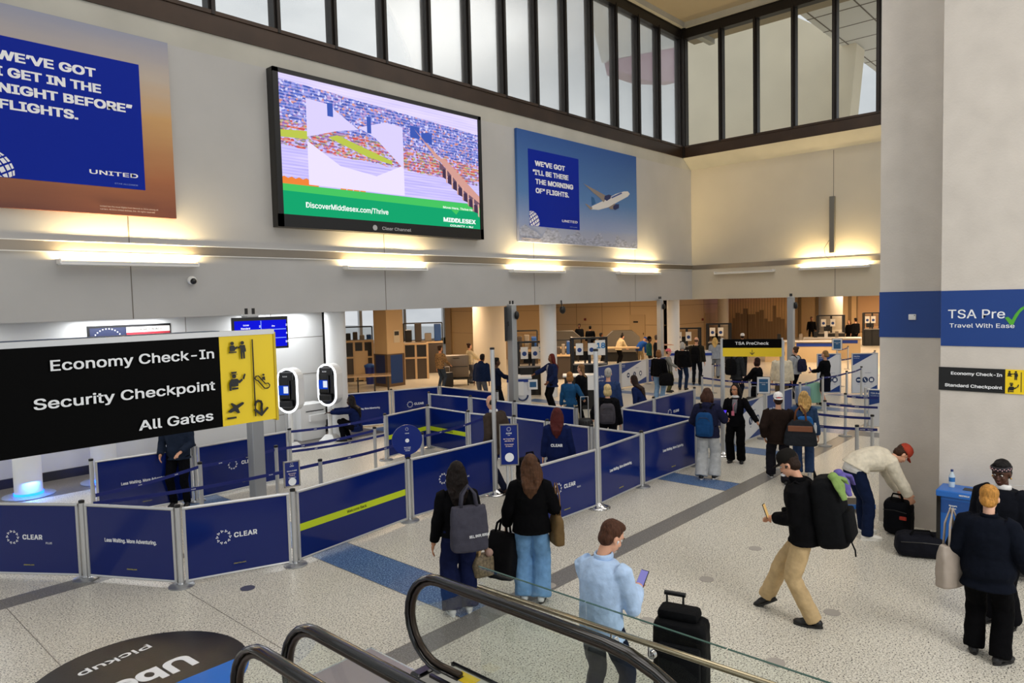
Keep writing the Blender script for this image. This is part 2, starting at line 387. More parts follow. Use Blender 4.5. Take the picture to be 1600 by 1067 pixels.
# round white columns of the alcove with blue light rings
M_blue = glow('blue_led', '#1048ff', 9.0)
def round_column(x, y, r, label, lit=True, h=3.25):
    t = thing('column', label, 'column', (x, y, 0), group='white round columns')
    b = MB().lathe([(r, 0.0), (r, h)], n=40); b.build('shaft', M_white, t, smooth='auto')
    if lit:
        MB().lathe([(r+0.2, 0.0), (r+0.2, 0.015), (r+0.02, 0.03)], n=40).build('floor_ring', mat('ring_plate', '#8d97a8', 0.25, 0.3), t, smooth='auto')
        MB().lathe([(r+0.012, 0.03), (r+0.012, 0.07)], n=40).build('light_ring', M_blue, t)
        area('ring_lamp', (0, -r-0.06, 0.3), 0.3, 0.1, 6, (0.05, 0.25, 1.0), (0, -0.2, -1), t)
p = FL(49, 776); round_column(p.x, p.y+0.15, 0.225, 'white round pod with blue floor ring, left of the barrier queue', h=2.2)
round_column(4.75, p.y+0.15, 0.225, 'white round pod with blue floor ring, half hidden by a barrier post', h=2.2)
round_column(6.05, p.y+0.15, 0.225, 'white round pod below the middle of the big black sign', False, h=2.2)
c = PL(527, 600, 1, 15.55); round_column(c.x, 15.55, 0.26, 'white round column at the end of the alcove wall beside the scanners', False)
c = PL(856, 500, 1, 15.6); round_column(c.x, 15.6, 0.29, 'white round column behind podium 19', False)
c = PL(1052, 500, 1, 15.6); round_column(c.x, 15.6, 0.27, 'white round column in the corner of the hall, behind the officers', False)
# ------------------------------------------------------------------ things on the walls
FX, FZU = Vector((1, 0, 0)), Vector((0, 0, 1))
def wallL(x, z, y=14.9): return frame_at((x, y, z), (1, 0, 0), (0, 0, 1))       # faces -Y
def wallR(y, z, x): return frame_at((x, y, z), (0, -1, 0), (0, 0, 1))          # faces -X
def ramp_mat(name, stops, rough=0.5, axis=2, noise_amt=0.0, scale=(1, 1, 1), nscale=4, emit=0.0):
    m = bpy.data.materials.new(name); m.use_nodes = True; MATS[name] = m
    t = m.node_tree; b = t.nodes['Principled BSDF']; L = t.links
    co = t.nodes.new('ShaderNodeTexCoord'); sp = t.nodes.new('ShaderNodeSeparateXYZ'); L.new(co.outputs['Generated'], sp.inputs[0])
    r = t.nodes.new('ShaderNodeValToRGB'); els = r.color_ramp.elements
    while len(els) < len(stops): els.new(0.5)
    for e, (p, c) in zip(els, stops): e.position = p; e.color = (*lin(c), 1)
    src = sp.outputs[axis]
    if noise_amt:
        mp = t.nodes.new('ShaderNodeMapping'); mp.inputs['Scale'].default_value = scale; L.new(co.outputs['Generated'], mp.inputs[0])
        n = t.nodes.new('ShaderNodeTexNoise'); n.inputs['Scale'].default_value = nscale; n.inputs['Detail'].default_value = 6; L.new(mp.outputs[0], n.inputs['Vector'])
        a = t.nodes.new('ShaderNodeMath'); a.operation = 'MULTIPLY_ADD'; a.inputs[1].default_value = noise_amt; L.new(n.outputs['Fac'], a.inputs[0]); L.new(src, a.inputs[2])
        s2 = t.nodes.new('ShaderNodeMath'); s2.operation = 'SUBTRACT'; s2.inputs[1].default_value = noise_amt/2; L.new(a.outputs[0], s2.inputs[0]); src = s2.outputs[0]
    L.new(src, r.inputs['Fac']); L.new(r.outputs['Color'], b.inputs['Base Color']); b.inputs['Roughness'].default_value = rough
    if emit:
        L.new(r.outputs['Color'], b.inputs['Emission Color']); b.inputs['Emission Strength'].default_value = emit
    return m
M_inner = mat('poster_blue', '#03249a', 0.5, spec=0.12)
M_poster1 = ramp_mat('sunset_print', [(0, '#6b3a2c'), (0.22, '#a0623c'), (0.55, '#c59a63'), (0.78, '#b9ab9c'), (1, '#8f93a6')], 0.55, 2, 0.12, (1, 1, 3))
M_poster2 = ramp_mat('blue_sky_print', [(0, '#a7adc0'), (0.13, '#9aa3bd'), (0.17, '#8d9dc2'), (0.45, '#4f7cb4'), (1, '#1f4f94')], 0.55, 2, 0.05, (3, 1, 8), 9)
M_cloudp = mat('printed_clouds', '#9ea4b8', 0.6, var=0.35, vscale=7, stretch=(1, 1, 2.5))
def fr(px_list, y): return [(PL(x, yy, 1, y).x, PL(x, yy, 1, y).z) for x, yy in px_list]
def flat_on_wall(poly_px, y, m, parent, name, th=0.003):
    pts = fr(poly_px, y); f = Matrix.Identity(4); f = frame_at((0, y, 0), (1, 0, 0), (0, 0, 1))
    return MB().prism(pts, th, f).build(name, m, parent)
def globe(cx, cz, r, y, parent, x0, z0):
    b = MB(); F = frame_at((0, y, 0), (1, 0, 0), (0, 0, 1))
    ux, uz = math.cos(0.5), math.sin(0.5)
    for i in range(-4, 5):
        for j in range(-4, 5):
            lo0, lo1 = i*0.33+0.045, i*0.33+0.285; la0, la1 = j*0.33+0.045, j*0.33+0.285; q = []
            for lo, la in ((lo0, la0), (lo1, la0), (lo1, la1), (lo0, la1)):
                if abs(la) > 1.45 or abs(lo) > 1.5: q = None; break
                X = math.cos(la)*math.sin(lo); Z = math.sin(la)
                q.append((cx+r*(X*ux-Z*uz), cz+r*(X*uz+Z*ux)))
            if not q: continue
            q = [(max(x0, a), max(z0, c)) for a, c in q]
            ar = sum(q[k][0]*q[(k+1) % 4][1]-q[(k+1) % 4][0]*q[k][1] for k in range(4))
            if abs(ar) < 1e-4: continue
            b.prism(q, 0.002, F)
    b.build('globe_emblem', M_ink, parent)
def poster(x0, x1, ix, lines, art, label):
    t = thing('billboard', label, 'billboard', (0, 0, 0))
    MB().box(((x0+x1)/2, 14.945, 6.98), (x1-x0, 0.09, 3.52)).build('printed_panel', art, t)
    MB().box((ix+1.33, 14.897, 6.96), (2.66, 0.008, 2.44)).build('blue_panel', M_inner, t)
    for s, dx, dz, wd in lines:
        text(s, 0.295, M_ink, wallL(ix+dx, dz, 14.892), t, 'LEFT', 0.035, width=wd)
    text('UNITED', 0.15, M_ink, wallL(ix+1.66, 6.0, 14.892), t, 'LEFT', 0.014, width=0.86)
    text('STAR ALLIANCE', 0.05, mat('pale_blue_print', '#7f9ad6', 0.6), wallL(ix+2.1, 5.82, 14.892), t, 'LEFT', 0.0, width=0.42)
    globe(ix+0.12, 5.84, 0.38, 14.891, t, ix, 5.745)
    return t
t1 = poster(-0.65, 6.22, 2.98, [("WE’VE GOT", 0.31, 7.85, 1.58), ("“I GET IN THE", 0.18, 7.57, 1.77), ("NIGHT BEFORE”", 0.31, 7.29, 2.18), ("FLIGHTS.", 0.31, 7.01, 1.22)], M_poster1,
    'sunset coloured airline billboard with blue text panel reading NIGHT BEFORE')
text("United has the most flights from Newark in 2024 among all\ncarriers. ©2024 United Airlines, Inc. All rights reserved.", 0.055, mat('pale_print', '#c9bcb4', 0.6), wallL(4.8, 5.34, 14.895), t1, 'LEFT')
t2 = poster(16.78, 23.66, 17.3, [("WE’VE GOT", 0.33, 7.76, 1.57), ("“I’LL BE THERE", 0.2, 7.47, 1.87), ("THE MORNING", 0.33, 7.18, 2.0), ("OF” FLIGHTS.", 0.33, 6.89, 1.75)], M_poster2,
    'sky blue airline billboard with a flying airliner and blue text panel')
text("United has the most flights from Newark in 2024 among all\ncarriers. ©2024 United Airlines, Inc. All rights reserved.", 0.05, MATS['pale_print'], wallL(16.9, 5.3, 14.895), t2, 'LEFT')
pts = [(16.8, 5.24)]+[(16.8+0.2745*i, 5.62+0.14*math.sin(i*1.3)+0.1*math.sin(i*2.9)-0.006*i) for i in range(26)]+[(23.65, 5.24)]
MB().prism(pts, 0.002, frame_at((0, 14.8995, 0), (1, 0, 0), (0, 0, 1))).build('cloud_layer', M_cloudp, t2)
M_fus, M_wing, M_eng, M_tail = mat('airliner_white', '#d8d6d4', 0.6), mat('airliner_wing', '#8b7f78', 0.6), mat('airliner_engine', '#16265c', 0.5), mat('airliner_tail', '#1d5c94', 0.5)
yy = 14.893
flat_on_wall([(924, 327), (925, 322), (944, 313), (962, 303), (975, 299), (981, 299), (984, 303), (981, 307), (968, 314), (950, 324), (935, 328)], yy, M_fus, t2, 'fuselage')
flat_on_wall([(911, 286), (914, 288), (949, 307), (943, 316), (937, 309), (925, 299)], yy-0.003, M_wing, t2, 'wing')
flat_on_wall([(924, 307), (928, 309), (931, 318), (925, 321)], yy-0.001, M_tail, t2, 'tail_fin')
flat_on_wall([(914, 318), (917, 319), (926, 325), (923, 328)], yy-0.003, M_wing, t2, 'tail_wing')
flat_on_wall([(945, 306), (951, 304), (955, 305), (954, 310), (948, 314), (944, 311)], yy-0.005, M_eng, t2, 'engine')
flat_on_wall([(958, 322), (962, 319), (967, 319), (967, 325), (961, 328), (958, 326)], yy-0.005, M_eng, t2, 'engine')
flat_on_wall([(951, 324), (960, 318), (962, 320), (958, 327), (954, 327)], yy-0.003, M_wing, t2, 'wing')
flat_on_wall([(955, 308), (971, 300.5), (972, 302.5), (956, 310)], yy-0.004, mat('airliner_letters', '#3b5599', 0.5), t2, 'lettering')

# LED screen
def led_material():
    m = bpy.data.materials.new('led_picture'); m.use_nodes = True; t = m.node_tree; L = t.links; t.nodes.clear()
    N = lambda k: t.nodes.new(k)
    out, em, co, sp = N('ShaderNodeOutputMaterial'), N('ShaderNodeEmission'), N('ShaderNodeTexCoord'), N('ShaderNodeSeparateXYZ')
    L.new(co.outputs['Generated'], sp.inputs[0])
    def ramp(src, stops, const=False):
        r = N('ShaderNodeValToRGB'); els = r.color_ramp.elements
        if const: r.color_ramp.interpolation = 'CONSTANT'
        while len(els) < len(stops): els.new(0.5)
        for e, (p, c) in zip(els, stops): e.position = p; e.color = (*lin(c), 1)
        L.new(src, r.inputs['Fac']); return r.outputs['Color']
    def vor(sx, sz, sc):
        mp = N('ShaderNodeMapping'); mp.inputs['Scale'].default_value = (sx, 1, sz); L.new(co.outputs['Generated'], mp.inputs[0])
        v = N('ShaderNodeTexVoronoi'); v.inputs['Scale'].default_value = sc; L.new(mp.outputs[0], v.inputs['Vector'])
        s = N('ShaderNodeSeparateColor'); L.new(v.outputs['Color'], s.inputs[0]); return s.outputs[0]
    def noise_(sx, sz, sc):
        mp = N('ShaderNodeMapping'); mp.inputs['Scale'].default_value = (sx, 1, sz); L.new(co.outputs['Generated'], mp.inputs[0])
        v = N('ShaderNodeTexNoise'); v.inputs['Scale'].default_value = sc; v.inputs['Detail'].default_value = 6; L.new(mp.outputs[0], v.inputs['Vector']); return v.outputs['Fac']
    city = ramp(vor(2.4, 1.5, 44), [(0, '#2f49a8'), (0.3, '#4d68c8'), (0.5, '#7f86d8'), (0.68, '#c9c8f6'), (0.8, '#a585c4'), (0.93, '#cf8270')], True)
    trees = ramp(vor(2.2, 2.0, 40), [(0, '#c8402f'), (0.2, '#d87a58'), (0.34, '#8a5aa0'), (0.5, '#b9aef0'), (0.7, '#6d6072'), (0.86, '#a8a060')], True)
    river = ramp(noise_(1, 12, 4), [(0.3, '#a9a2ea'), (0.7, '#d3c8ff')])
    sky = ramp(noise_(1, 6, 3), [(0.3, '#c9c0f6'), (0.7, '#e4d8fb')])
    def stepmix(th, a, c, amp):
        nz = noise_(3, 1, 5); mu = N('ShaderNodeMath'); mu.operation = 'MULTIPLY_ADD'; mu.inputs[1].default_value = amp; L.new(nz, mu.inputs[0])
        # tilt: the far bank rises towards the left of the picture
        tl = N('ShaderNodeMath'); tl.operation = 'MULTIPLY_ADD'; tl.inputs[1].default_value = 0.10; L.new(sp.outputs[0], tl.inputs[0]); L.new(sp.outputs[2], tl.inputs[2])
        L.new(tl.outputs[0], mu.inputs[2])
        g = N('ShaderNodeMath'); g.operation = 'GREATER_THAN'; g.inputs[1].default_value = th+amp*0.5; L.new(mu.outputs[0], g.inputs[0])
        x = N('ShaderNodeMix'); x.data_type = 'RGBA'; L.new(g.outputs[0], x.inputs[0]); L.new(a, x.inputs[6]); L.new(c, x.inputs[7]); return x.outputs[2]
    c = stepmix(0.50, river, trees, 0.06); c = stepmix(0.68, c, city, 0.06); c = stepmix(0.96, c, sky, 0.02)
    wv = N('ShaderNodeTexWave'); wv.bands_direction = 'Z'; wv.inputs['Scale'].default_value = 14; wv.inputs['Distortion'].default_value = 0.3; L.new(co.outputs['Generated'], wv.inputs['Vector'])
    x = N('ShaderNodeMix'); x.data_type = 'RGBA'; mu = N('ShaderNodeMath'); mu.operation = 'MULTIPLY'; mu.inputs[1].default_value = 0.28; L.new(wv.outputs['Fac'], mu.inputs[0]); L.new(mu.outputs[0], x.inputs[0])
    L.new(c, x.inputs[6]); x.inputs[7].default_value = (*lin('#f3e8ff'), 1)
    L.new(x.outputs[2], em.inputs[0]); em.inputs[1].default_value = 0.95; L.new(em.outputs[0], out.inputs[0]); MATS['led_picture'] = m
    return m
sx0, sx1, sz0, sz1 = 8.42, 15.02, 5.18, 8.74
scr = thing('led_screen', 'wide black framed LED screen showing a river city and green banner', 'screen')
sb = MB(); sy0 = 14.72
sb.box(((sx0+sx1)/2, 14.88, (sz0+sz1)/2), (sx1-sx0, 0.24, sz1-sz0))
for a, b_, c_, d_ in ((sx0, sx1, sz1-0.1, sz1), (sx0, sx1, sz0, sz0+0.29), (sx0, sx0+0.13, sz0, sz1), (sx1-0.12, sx1, sz0, sz1)):
    sb.box(((a+b_)/2, 14.745, (c_+d_)/2), (b_-a, 0.05, d_-c_))
sb.build('frame', M_black, scr)
px0, px1, pz0, pz1 = sx0+0.13, sx1-0.12, sz0+0.29, sz1-0.1
MB().box(((px0+px1)/2, 14.757, (pz0+pz1)/2), (px1-px0, 0.006, pz1-pz0)).build('picture', led_material(), scr)
E_ = lambda n, c, s=0.95: glow('led_'+n, c, s)
def led_poly(pts, name, m, off): MB().prism(pts, 0.001, frame_at((0, 14.753-off, 0), (1, 0, 0), (0, 0, 1))).build(name, m, scr)
W_ = px1-px0; Hh = pz1-pz0
U = lambda u, v: (px0+u*W_, pz0+v*Hh)
led_poly([U(0, 0), U(1, 0), U(1, .155), U(0, .17)], 'banner', E_('green', '#16a06a'), 0.002)
led_poly([U(0, .17), U(1, .155), U(1, .225), U(0, .22)], 'banner', E_('light_green', '#46c060'), 0.002)
led_poly([U(.82, .155), U(.85, .115), U(.87, .155)], 'banner', E_('light_green', '#46c060'), 0.003)
lav = E_('lavender', '#d6ccf8', 0.95); lav2 = E_('lavender_light', '#e6dcfb', 0.95)
led_poly([U(.11, .86), U(.20, .85), U(.34, .70), U(.24, .66), U(.11, .58)], 'shape', lav, 0.003)
led_poly([U(.34, .72), U(.47, .80), U(.56, .79), U(.56, .45), U(.42, .66)], 'shape', lav, 0.003)
led_poly([U(.11, .55), U(.25, .40), U(.42, .36), U(.56, .48), U(.56, .23), U(.11, .23)], 'shape', lav2, 0.0025)
led_poly([U(.0, .55), U(.11, .56), U(.11, .62), U(.0, .60)], 'meadow', E_('meadow', '#b7c24e'), 0.002)
led_poly([U(.2, .60), U(.38, .50), U(.5, .47), U(.5, .50), U(.38, .56), U(.24, .63)], 'meadow', E_('meadow', '#b7c24e'), 0.0035)
for u, v, du, dv in ((.2, .86, .025, .1), (.38, .82, .02, .13), (.6, .82, .05, .1), (.66, .78, .06, .08)):
    led_poly([U(u, v-dv), U(u+du, v-dv), U(u+du, v), U(u, v)], 'tower', E_('tower', '#3f59b0'), 0.004)
for i in range(9):                                                      # trees along the near bank
    u = .01+.03*i+(0.1 if i > 4 else 0); r = .022 if i < 5 else .014
    led_poly([U(u+r*math.cos(a*PI/4), .215+r*2.0*math.sin(a*PI/4)+.015) for a in range(8)], 'tree', E_('orange', '#e8823a'), 0.0015)
led_poly([U(.62, .80), U(.66, .74), U(.76, .60), U(.80, .56), U(.80, .53), U(.74, .58)], 'bridge', E_('bridge', '#cf9a90'), 0.004)
led_poly([U(.74, .60), U(.80, .58), U(1, .30), U(1, .24), U(.9, .34)], 'bridge', E_('bridge', '#cf9a90'), 0.004)
led_poly([U(.76, .56), U(.80, .50), U(1, .25), U(1, .20), U(.99, .20), U(.87, .36), U(.76, .5)], 'bridge', E_('bridge_shade', '#6f5566'), 0.0035)
for i in range(7):
    u = .785+.031*i; v = .50-.045*i; r = .010+.0012*i
    led_poly([U(u-r, v-.07), U(u+r, v-.085)]+[U(u+r*math.cos(a), v-.02-.012*i*.3+r*2.2*math.sin(a)) for a in (0.2, .9, 1.57, 2.2, 2.9)], 'arch', E_('arch', '#45364e'), 0.006)
    led_poly([U(u+r, v-.11), U(u+r+.008, v-.12), U(u+r+.008, v), U(u+r, v)], 'pier', E_('bridge_pier', '#d8a79a'), 0.006)
text('DiscoverMiddlesex.com/Thrive', 0.24, M_ink if False else E_('white', '#f2f6f4', 1.0), wallL(px0+0.58, pz0+0.255, 14.748), scr, 'LEFT', 0.012, width=2.4)
text('MIDDLESEX', 0.22, E_('white', '#f2f6f4', 1.0), wallL(px1-1.45, pz0+0.2, 14.748), scr, 'LEFT', 0.03, width=1.26)
text('COUNTY • NJ', 0.1, E_('white', '#f2f6f4', 1.0), wallL(px1-1.2, pz0+0.05, 14.748), scr, 'LEFT', 0.02, width=0.9)
text('Move Here. Thrive Here.', 0.12, E_('white', '#f2f6f4', 1.0), wallL(px1-1.45, pz0+0.54, 14.748), scr, 'LEFT', 0.01, width=1.3)
text('Clear Channel', 0.15, mat('grey_print', '#b7b7b7', 0.5), wallL(11.3, sz0+0.12, 14.718), scr, 'LEFT', 0.01, width=0.95)
cl = MB(); cl.prism([(11.08+0.07*math.cos(a*PI/8)-0.0, sz0+0.12+0.07*math.sin(a*PI/8)) for a in range(-3, 12)], 0.002, frame_at((0, 14.717, 0), (1, 0, 0), (0, 0, 1)))
cl.build('logo_mark', MATS['grey_print'], scr)

# wall lights
M_tubeglow = glow('warm_tube', '#ffd9a0', 1.8)
def wall_light(frame, length, label, on=True):
    t = bpy.data.objects.new('wall_light', None); COL.objects.link(t); t.matrix_world = frame
    tag(t, label, 'wall light', 'strip lights under the brushed band')
    h = length/2
    MB().box((0, -0.02, 0.13), (length, 0.03, 0.2), bevel=0.006).box((-h, 0.03, 0.1), (0.03, 0.09, 0.24)).box((h, 0.03, 0.1), (0.03, 0.09, 0.24)).build('housing', M_white, t)
    MB().box((0, 0.008, 0.186), (length, 0.062, 0.012)).build('lower_lip', M_alu, t)
    for s in (-1, 1):
        MB().cyl((s*0.03, 0.03, 0.15), (s*(h-0.04), 0.03, 0.15), 0.02, n=10).build('tube', M_tubeglow if on else M_white, t)
    if on:
        l = area('strip_lamp', (0, 0.09, 0.14), length-0.1, 0.05, 70*length, (1, 0.74, 0.36), (0, 0.9, -0.45), t)
    return t
for x0, x1, lab in ((4.06, 6.58, 'lit strip wall light below the sunset billboard, above the dome camera'), (10.27, 12.85, 'lit strip wall light below the LED screen'), (16.38, 18.98, 'lit strip wall light under the left end of the airliner billboard'), (22.3, 25.2, 'lit strip wall light nearest the corner, right of the airliner billboard')):
    wall_light(frame_at(((x0+x1)/2, YL, 4.27), (1, 0, 0), (0, 0, 1)), x1-x0, lab)
wall_light(frame_at((XR, 9.06, 4.29), (0, -1, 0), (0, 0, 1)), 2.5, 'lit strip wall light below the narrow vertical box on the far wall')
wall_light(frame_at((XR, 12.6, 4.27), (0, -1, 0), (0, 0, 1)), 2.5, 'unlit strip wall light on the far wall beside the corner', False)
t = thing('wall_column_box', 'narrow tall grey speaker box on the cream far wall above a strip light', 'speaker', (XR-0.08, 9.12, 4.85))
MB().box((0, 0, 1.06), (0.14, 0.19, 2.12), bevel=0.01).build('box', mat('grey_metal_box', '#6f6c62', 0.5), t)
MB().tube([(0.05, 0.12, 0.5), (0.02, 0.3, 0.2), (0.02, 0.26, -0.1), (0.05, 0.1, -0.25)], 0.008).build('cable', M_dark, t)
t = thing('dome_camera', 'small white dome camera on the wall under the first strip light', 'camera', (6.49, 14.98, 3.96))
MB().lathe([(0.09, 0), (0.09, 0.06), (0.06, 0.1)], n=20).build('mount', M_white, t).rotation_euler.x = PI/2
MB().ell((0, -0.1, -0.02), 0.065).build('dome', M_blackgloss, t, smooth=True)

# signs on the concrete pillar
M_tsablue = mat('checkpoint_blue', '#0d3a82', 0.45)
M_sgreen = mat('tick_green', '#4fa82e', 0.5)
t = thing('pillar_banner', 'blue wrap-around banner with green tick on the concrete pillar', 'banner')
MB().box((11.195, 2.58, 3.045), (0.012, 0.79, 0.65)).build('band_panel', M_tsablue, t)
MB().box((10.395, 1.0, 3.02), (0.012, 2.075, 0.70)).build('front_panel', M_tsablue, t)
text('TSA Pre', 0.21, M_ink, wallR(1.965, 3.075, 10.387), t, 'LEFT', 0.006, width=0.60)
text('Travel With Ease', 0.1, M_ink, wallR(1.945, 2.93, 10.387), t, 'LEFT', 0.005, width=0.68)
F = frame_at((10.388, 1.36, 2.97), (0, -1, 0), (0, 0, 1))
MB().prism([(0, .055), (.03, .07), (.07, .03), (.10, .10), (.15, .17), (.20, .205), (.21, .19), (.15, .12), (.115, .05), (.085, -.03), (.05, -.025)], 0.003, F).build('tick_mark', M_sgreen, t)
t = thing('wall_sensor', 'small white square box on the blue band of the pillar', 'sensor', (11.18, 2.545, 3.01))
MB().box((0, 0, 0), (0.03, 0.095, 0.08), bevel=0.008).build('box', M_white, t)
MB().box((-0.016, -0.03, 0.022), (0.003, 0.012, 0.012)).build('lens', M_dark, t)
t = thing('direction_sign', 'black and yellow Standard Checkpoint sign fixed to the concrete pillar', 'sign')
MB().box((10.39, 1.70, 2.25), (0.016, 0.71, 0.295)).build('panel', M_black, t)
MB().box((10.39, 1.10, 2.25), (0.016, 0.49, 0.295)).build('yellow_panel', M_yellow, t)
text('Economy Check-In', 0.072, M_ink, wallR(1.375, 2.325, 10.38), t, 'RIGHT', 0.02, width=0.54)
text('Standard Checkpoint', 0.072, M_ink, wallR(1.375, 2.17, 10.38), t, 'RIGHT', 0.02, width=0.61)
MB().box((10.38, 1.185, 2.25), (0.004, 0.006, 0.24)).build('divider', M_black, t)

def pictogram(kind, frame, s, parent):
    """small black sign symbols, drawn as flat shapes in a unit square"""
    b = MB(); F = frame @ Matrix.Diagonal((s, s, 1, 1))
    P_ = lambda pts: b.prism(pts, 0.003, F)
    def disc(x, y, r): P_([(x+r*math.cos(a*PI/6), y+r*math.sin(a*PI/6)) for a in range(12)])
    if kind == 'desk':
        disc(.20, .88, .10); P_([(.05, .45), (.05, .72), (.13, .77), (.28, .77), (.36, .66), (.50, .72), (.48, .60), (.36, .54), (.32, .45)]); P_([(.0, .36), (.42, .36), (.42, .43), (.0, .43)])
        disc(.78, .88, .10); P_([(.66, .76), (.92, .76), (.97, .50), (.97, .38), (.90, .38), (.90, .0), (.81, .0), (.80, .35), (.77, .35), (.76, .0), (.67, .0), (.66, .60), (.52, .66), (.50, .60)])
    elif kind == 'officer':
        P_([(.25, .98), (.55, .98), (.52, .88), (.28, .88)]); P_([(.22, .85), (.58, .85), (.58, .82), (.22, .82)]); disc(.40, .74, .11)
        P_([(.12, .0), (.12, .40), (.24, .60), (.56, .60), (.68, .48), (.82, .58), (.88, .50), (.68, .34), (.62, .38), (.60, .20), (.26, .20), (.24, .36), (.22, .0)]); P_([(.26, .04), (.60, .04), (.60, .14), (.26, .14)])
        P_([(.86, .56), (.94, .52), (1.04, .80), (.96, .84)])
    elif kind == 'plane':
        P_([(.05, .42), (.22, .36), (.44, .44), (.62, .28), (.74, .30), (.64, .56), (.95, .74), (1.0, .84), (.9, .88), (.56, .74), (.30, .90), (.22, .86), (.38, .64), (.18, .54)])
        P_([(0, .02), (.52, .02), (.52, .12), (0, .12)])
    elif kind == 'escalator':
        o = [(.0, .78), (.06, .90), (.22, .92), (.68, .38), (.88, .38), (.98, .26), (.94, .12), (.82, .06), (.62, .08), (.18, .62), (.06, .66)]
        b.tube([F @ Vector((x, y, 0.002)) for x, y in o], 0.04*s, n=6, closed=True); disc(.58, .95, .07); P_([(.5, .84), (.66, .84), (.68, .58), (.5, .66)])
    elif kind == 'turn':
        pts = [(.12, .62), (.16, .80), (.32, .90), (.50, .84), (.56, .68), (.52, .36)]
        b.tube([F @ Vector((x, y, 0.002)) for x, y in pts], 0.075*s, n=8); P_([(.02, .36), (.14, .46), (.46, .14), (.46, .50), (.60, .50), (.62, .16), (.90, .46), (1.0, .38), (.52, -.08)])
    elif kind == 'down':
        P_([(.46, 1.0), (.54, 1.0), (.54, .2), (.86, .5), (.92, .42), (.5, .0), (.08, .42), (.14, .5), (.46, .2)])
    elif kind == 'up':
        P_([(.46, .0), (.54, .0), (.54, .8), (.86, .5), (.92, .58), (.5, 1.0), (.08, .58), (.14, .5), (.46, .8)])
    return b.build('pictogram', M_black, parent)
pictogram('desk', wallR(1.325, 2.275, 10.381), 0.11, t); pictogram('officer', wallR(1.33, 2.12, 10.381), 0.12, t); pictogram('up', wallR(1.15, 2.19, 10.381), 0.12, t)

# alcove: framed poster
t = thing('framed_poster', 'black framed flag poster on the white alcove wall above the big sign', 'poster', (5.72, 16.34, 2.6))
MB().box((0, 0, 0), (1.68, 0.05, 0.92), bevel=0.01).build('frame', M_black, t)
MB().box((-0.45, -0.028, 0), (0.70, 0.006, 0.82)).build('print', mat('poster_navy', '#141d3c', 0.5), t)
for i in range(7):
    MB().box((0.36, -0.028, 0.35-0.117*i), (0.90, 0.006, 0.117)).build('stripe', mat('poster_red', '#9a2430', 0.5) if i % 2 == 1 else mat('poster_cream', '#d9d2c8', 0.5), t)
text('93', 0.3, M_ink, frame_at((-0.46, -0.033, 0.1), (1, 0, 0), (0, 0, 1)), t, 'CENTER', 0.03)
text('"OUR NATION WILL', 0.085, M_black, frame_at((0.36, -0.033, 0.35), (1, 0, 0), (0, 0, 1)), t, 'CENTER', 0.02)
rg = MB()
for i in range(30):
    a = 2*PI*i/30; rg.box((-0.46+0.29*math.cos(a), -0.032, 0.1+0.29*math.sin(a)), (0.022, 0.003, 0.022))
rg.build('dotted_ring', M_ink, t)

# big hanging direction sign close to the viewer
SY = 3.3
t = thing('direction_sign', 'big black sign reading Economy Check-In with yellow symbol end, nearest the viewer', 'sign')
sl = MB().box((0.48, SY+0.09, 3.04), (2.14, 0.16, 0.435)); sl.build('black_panel', mat('sign_black', '#020202', 0.5, spec=0.06), t)
MB().box((1.69, SY+0.09, 3.04), (0.285, 0.16, 0.435)).build('yellow_panel', M_yellow, t)
MB().box((0.62, SY+0.03, 3.268), (2.43, 0.05, 0.024)).build('top_rail', M_alu, t)
MB().box((0.5, SY+0.14, 3.27), (2.2, 0.07, 0.022)).build('rear_rail', mat('rail_blue_grey', '#42566b', 0.4, 0.4), t)
MB().box((1.835, SY+0.09, 3.04), (0.012, 0.17, 0.45)).build('end_cap', mat('sign_yellow_edge', '#c9ad18', 0.5), t)
MB().cyl((-0.35, SY+0.3, 0), (-0.35, SY+0.3, 3.3), 0.06, n=20).build('post', M_alu, t, smooth='auto')
MB().box((-0.35, SY+0.2, 3.1), (0.1, 0.16, 0.1)).build('bracket', M_alu, t)
for s, z, x1, wd in (('Economy Check-In', 3.178, 1.522, 0.672), ('Security Checkpoint', 3.027, 1.516, 0.736), ('All Gates', 2.885, 1.502, 0.332)):
    text(s, 0.083, M_ink, wallL(x1, z, SY-0.0), t, 'RIGHT', 0.014, width=wd)
for k, px, py, s in (('desk', 358, 562, 0.088), ('officer', 355, 611, 0.092), ('plane', 355, 656, 0.088), ('escalator', 399, 610, 0.078), ('turn', 396, 650, 0.082)):
    q = PL(px, py, 1, SY); pictogram(k, wallL(q.x, q.z, SY-0.001), s, t)
q0, q1 = PL(394, 530, 1, SY), PL(388, 652, 1, SY)
MB().box((q0.x, SY, (q0.z+q1.z)/2), (0.004, 0.006, q0.z-q1.z)).build('divider', M_black, t)
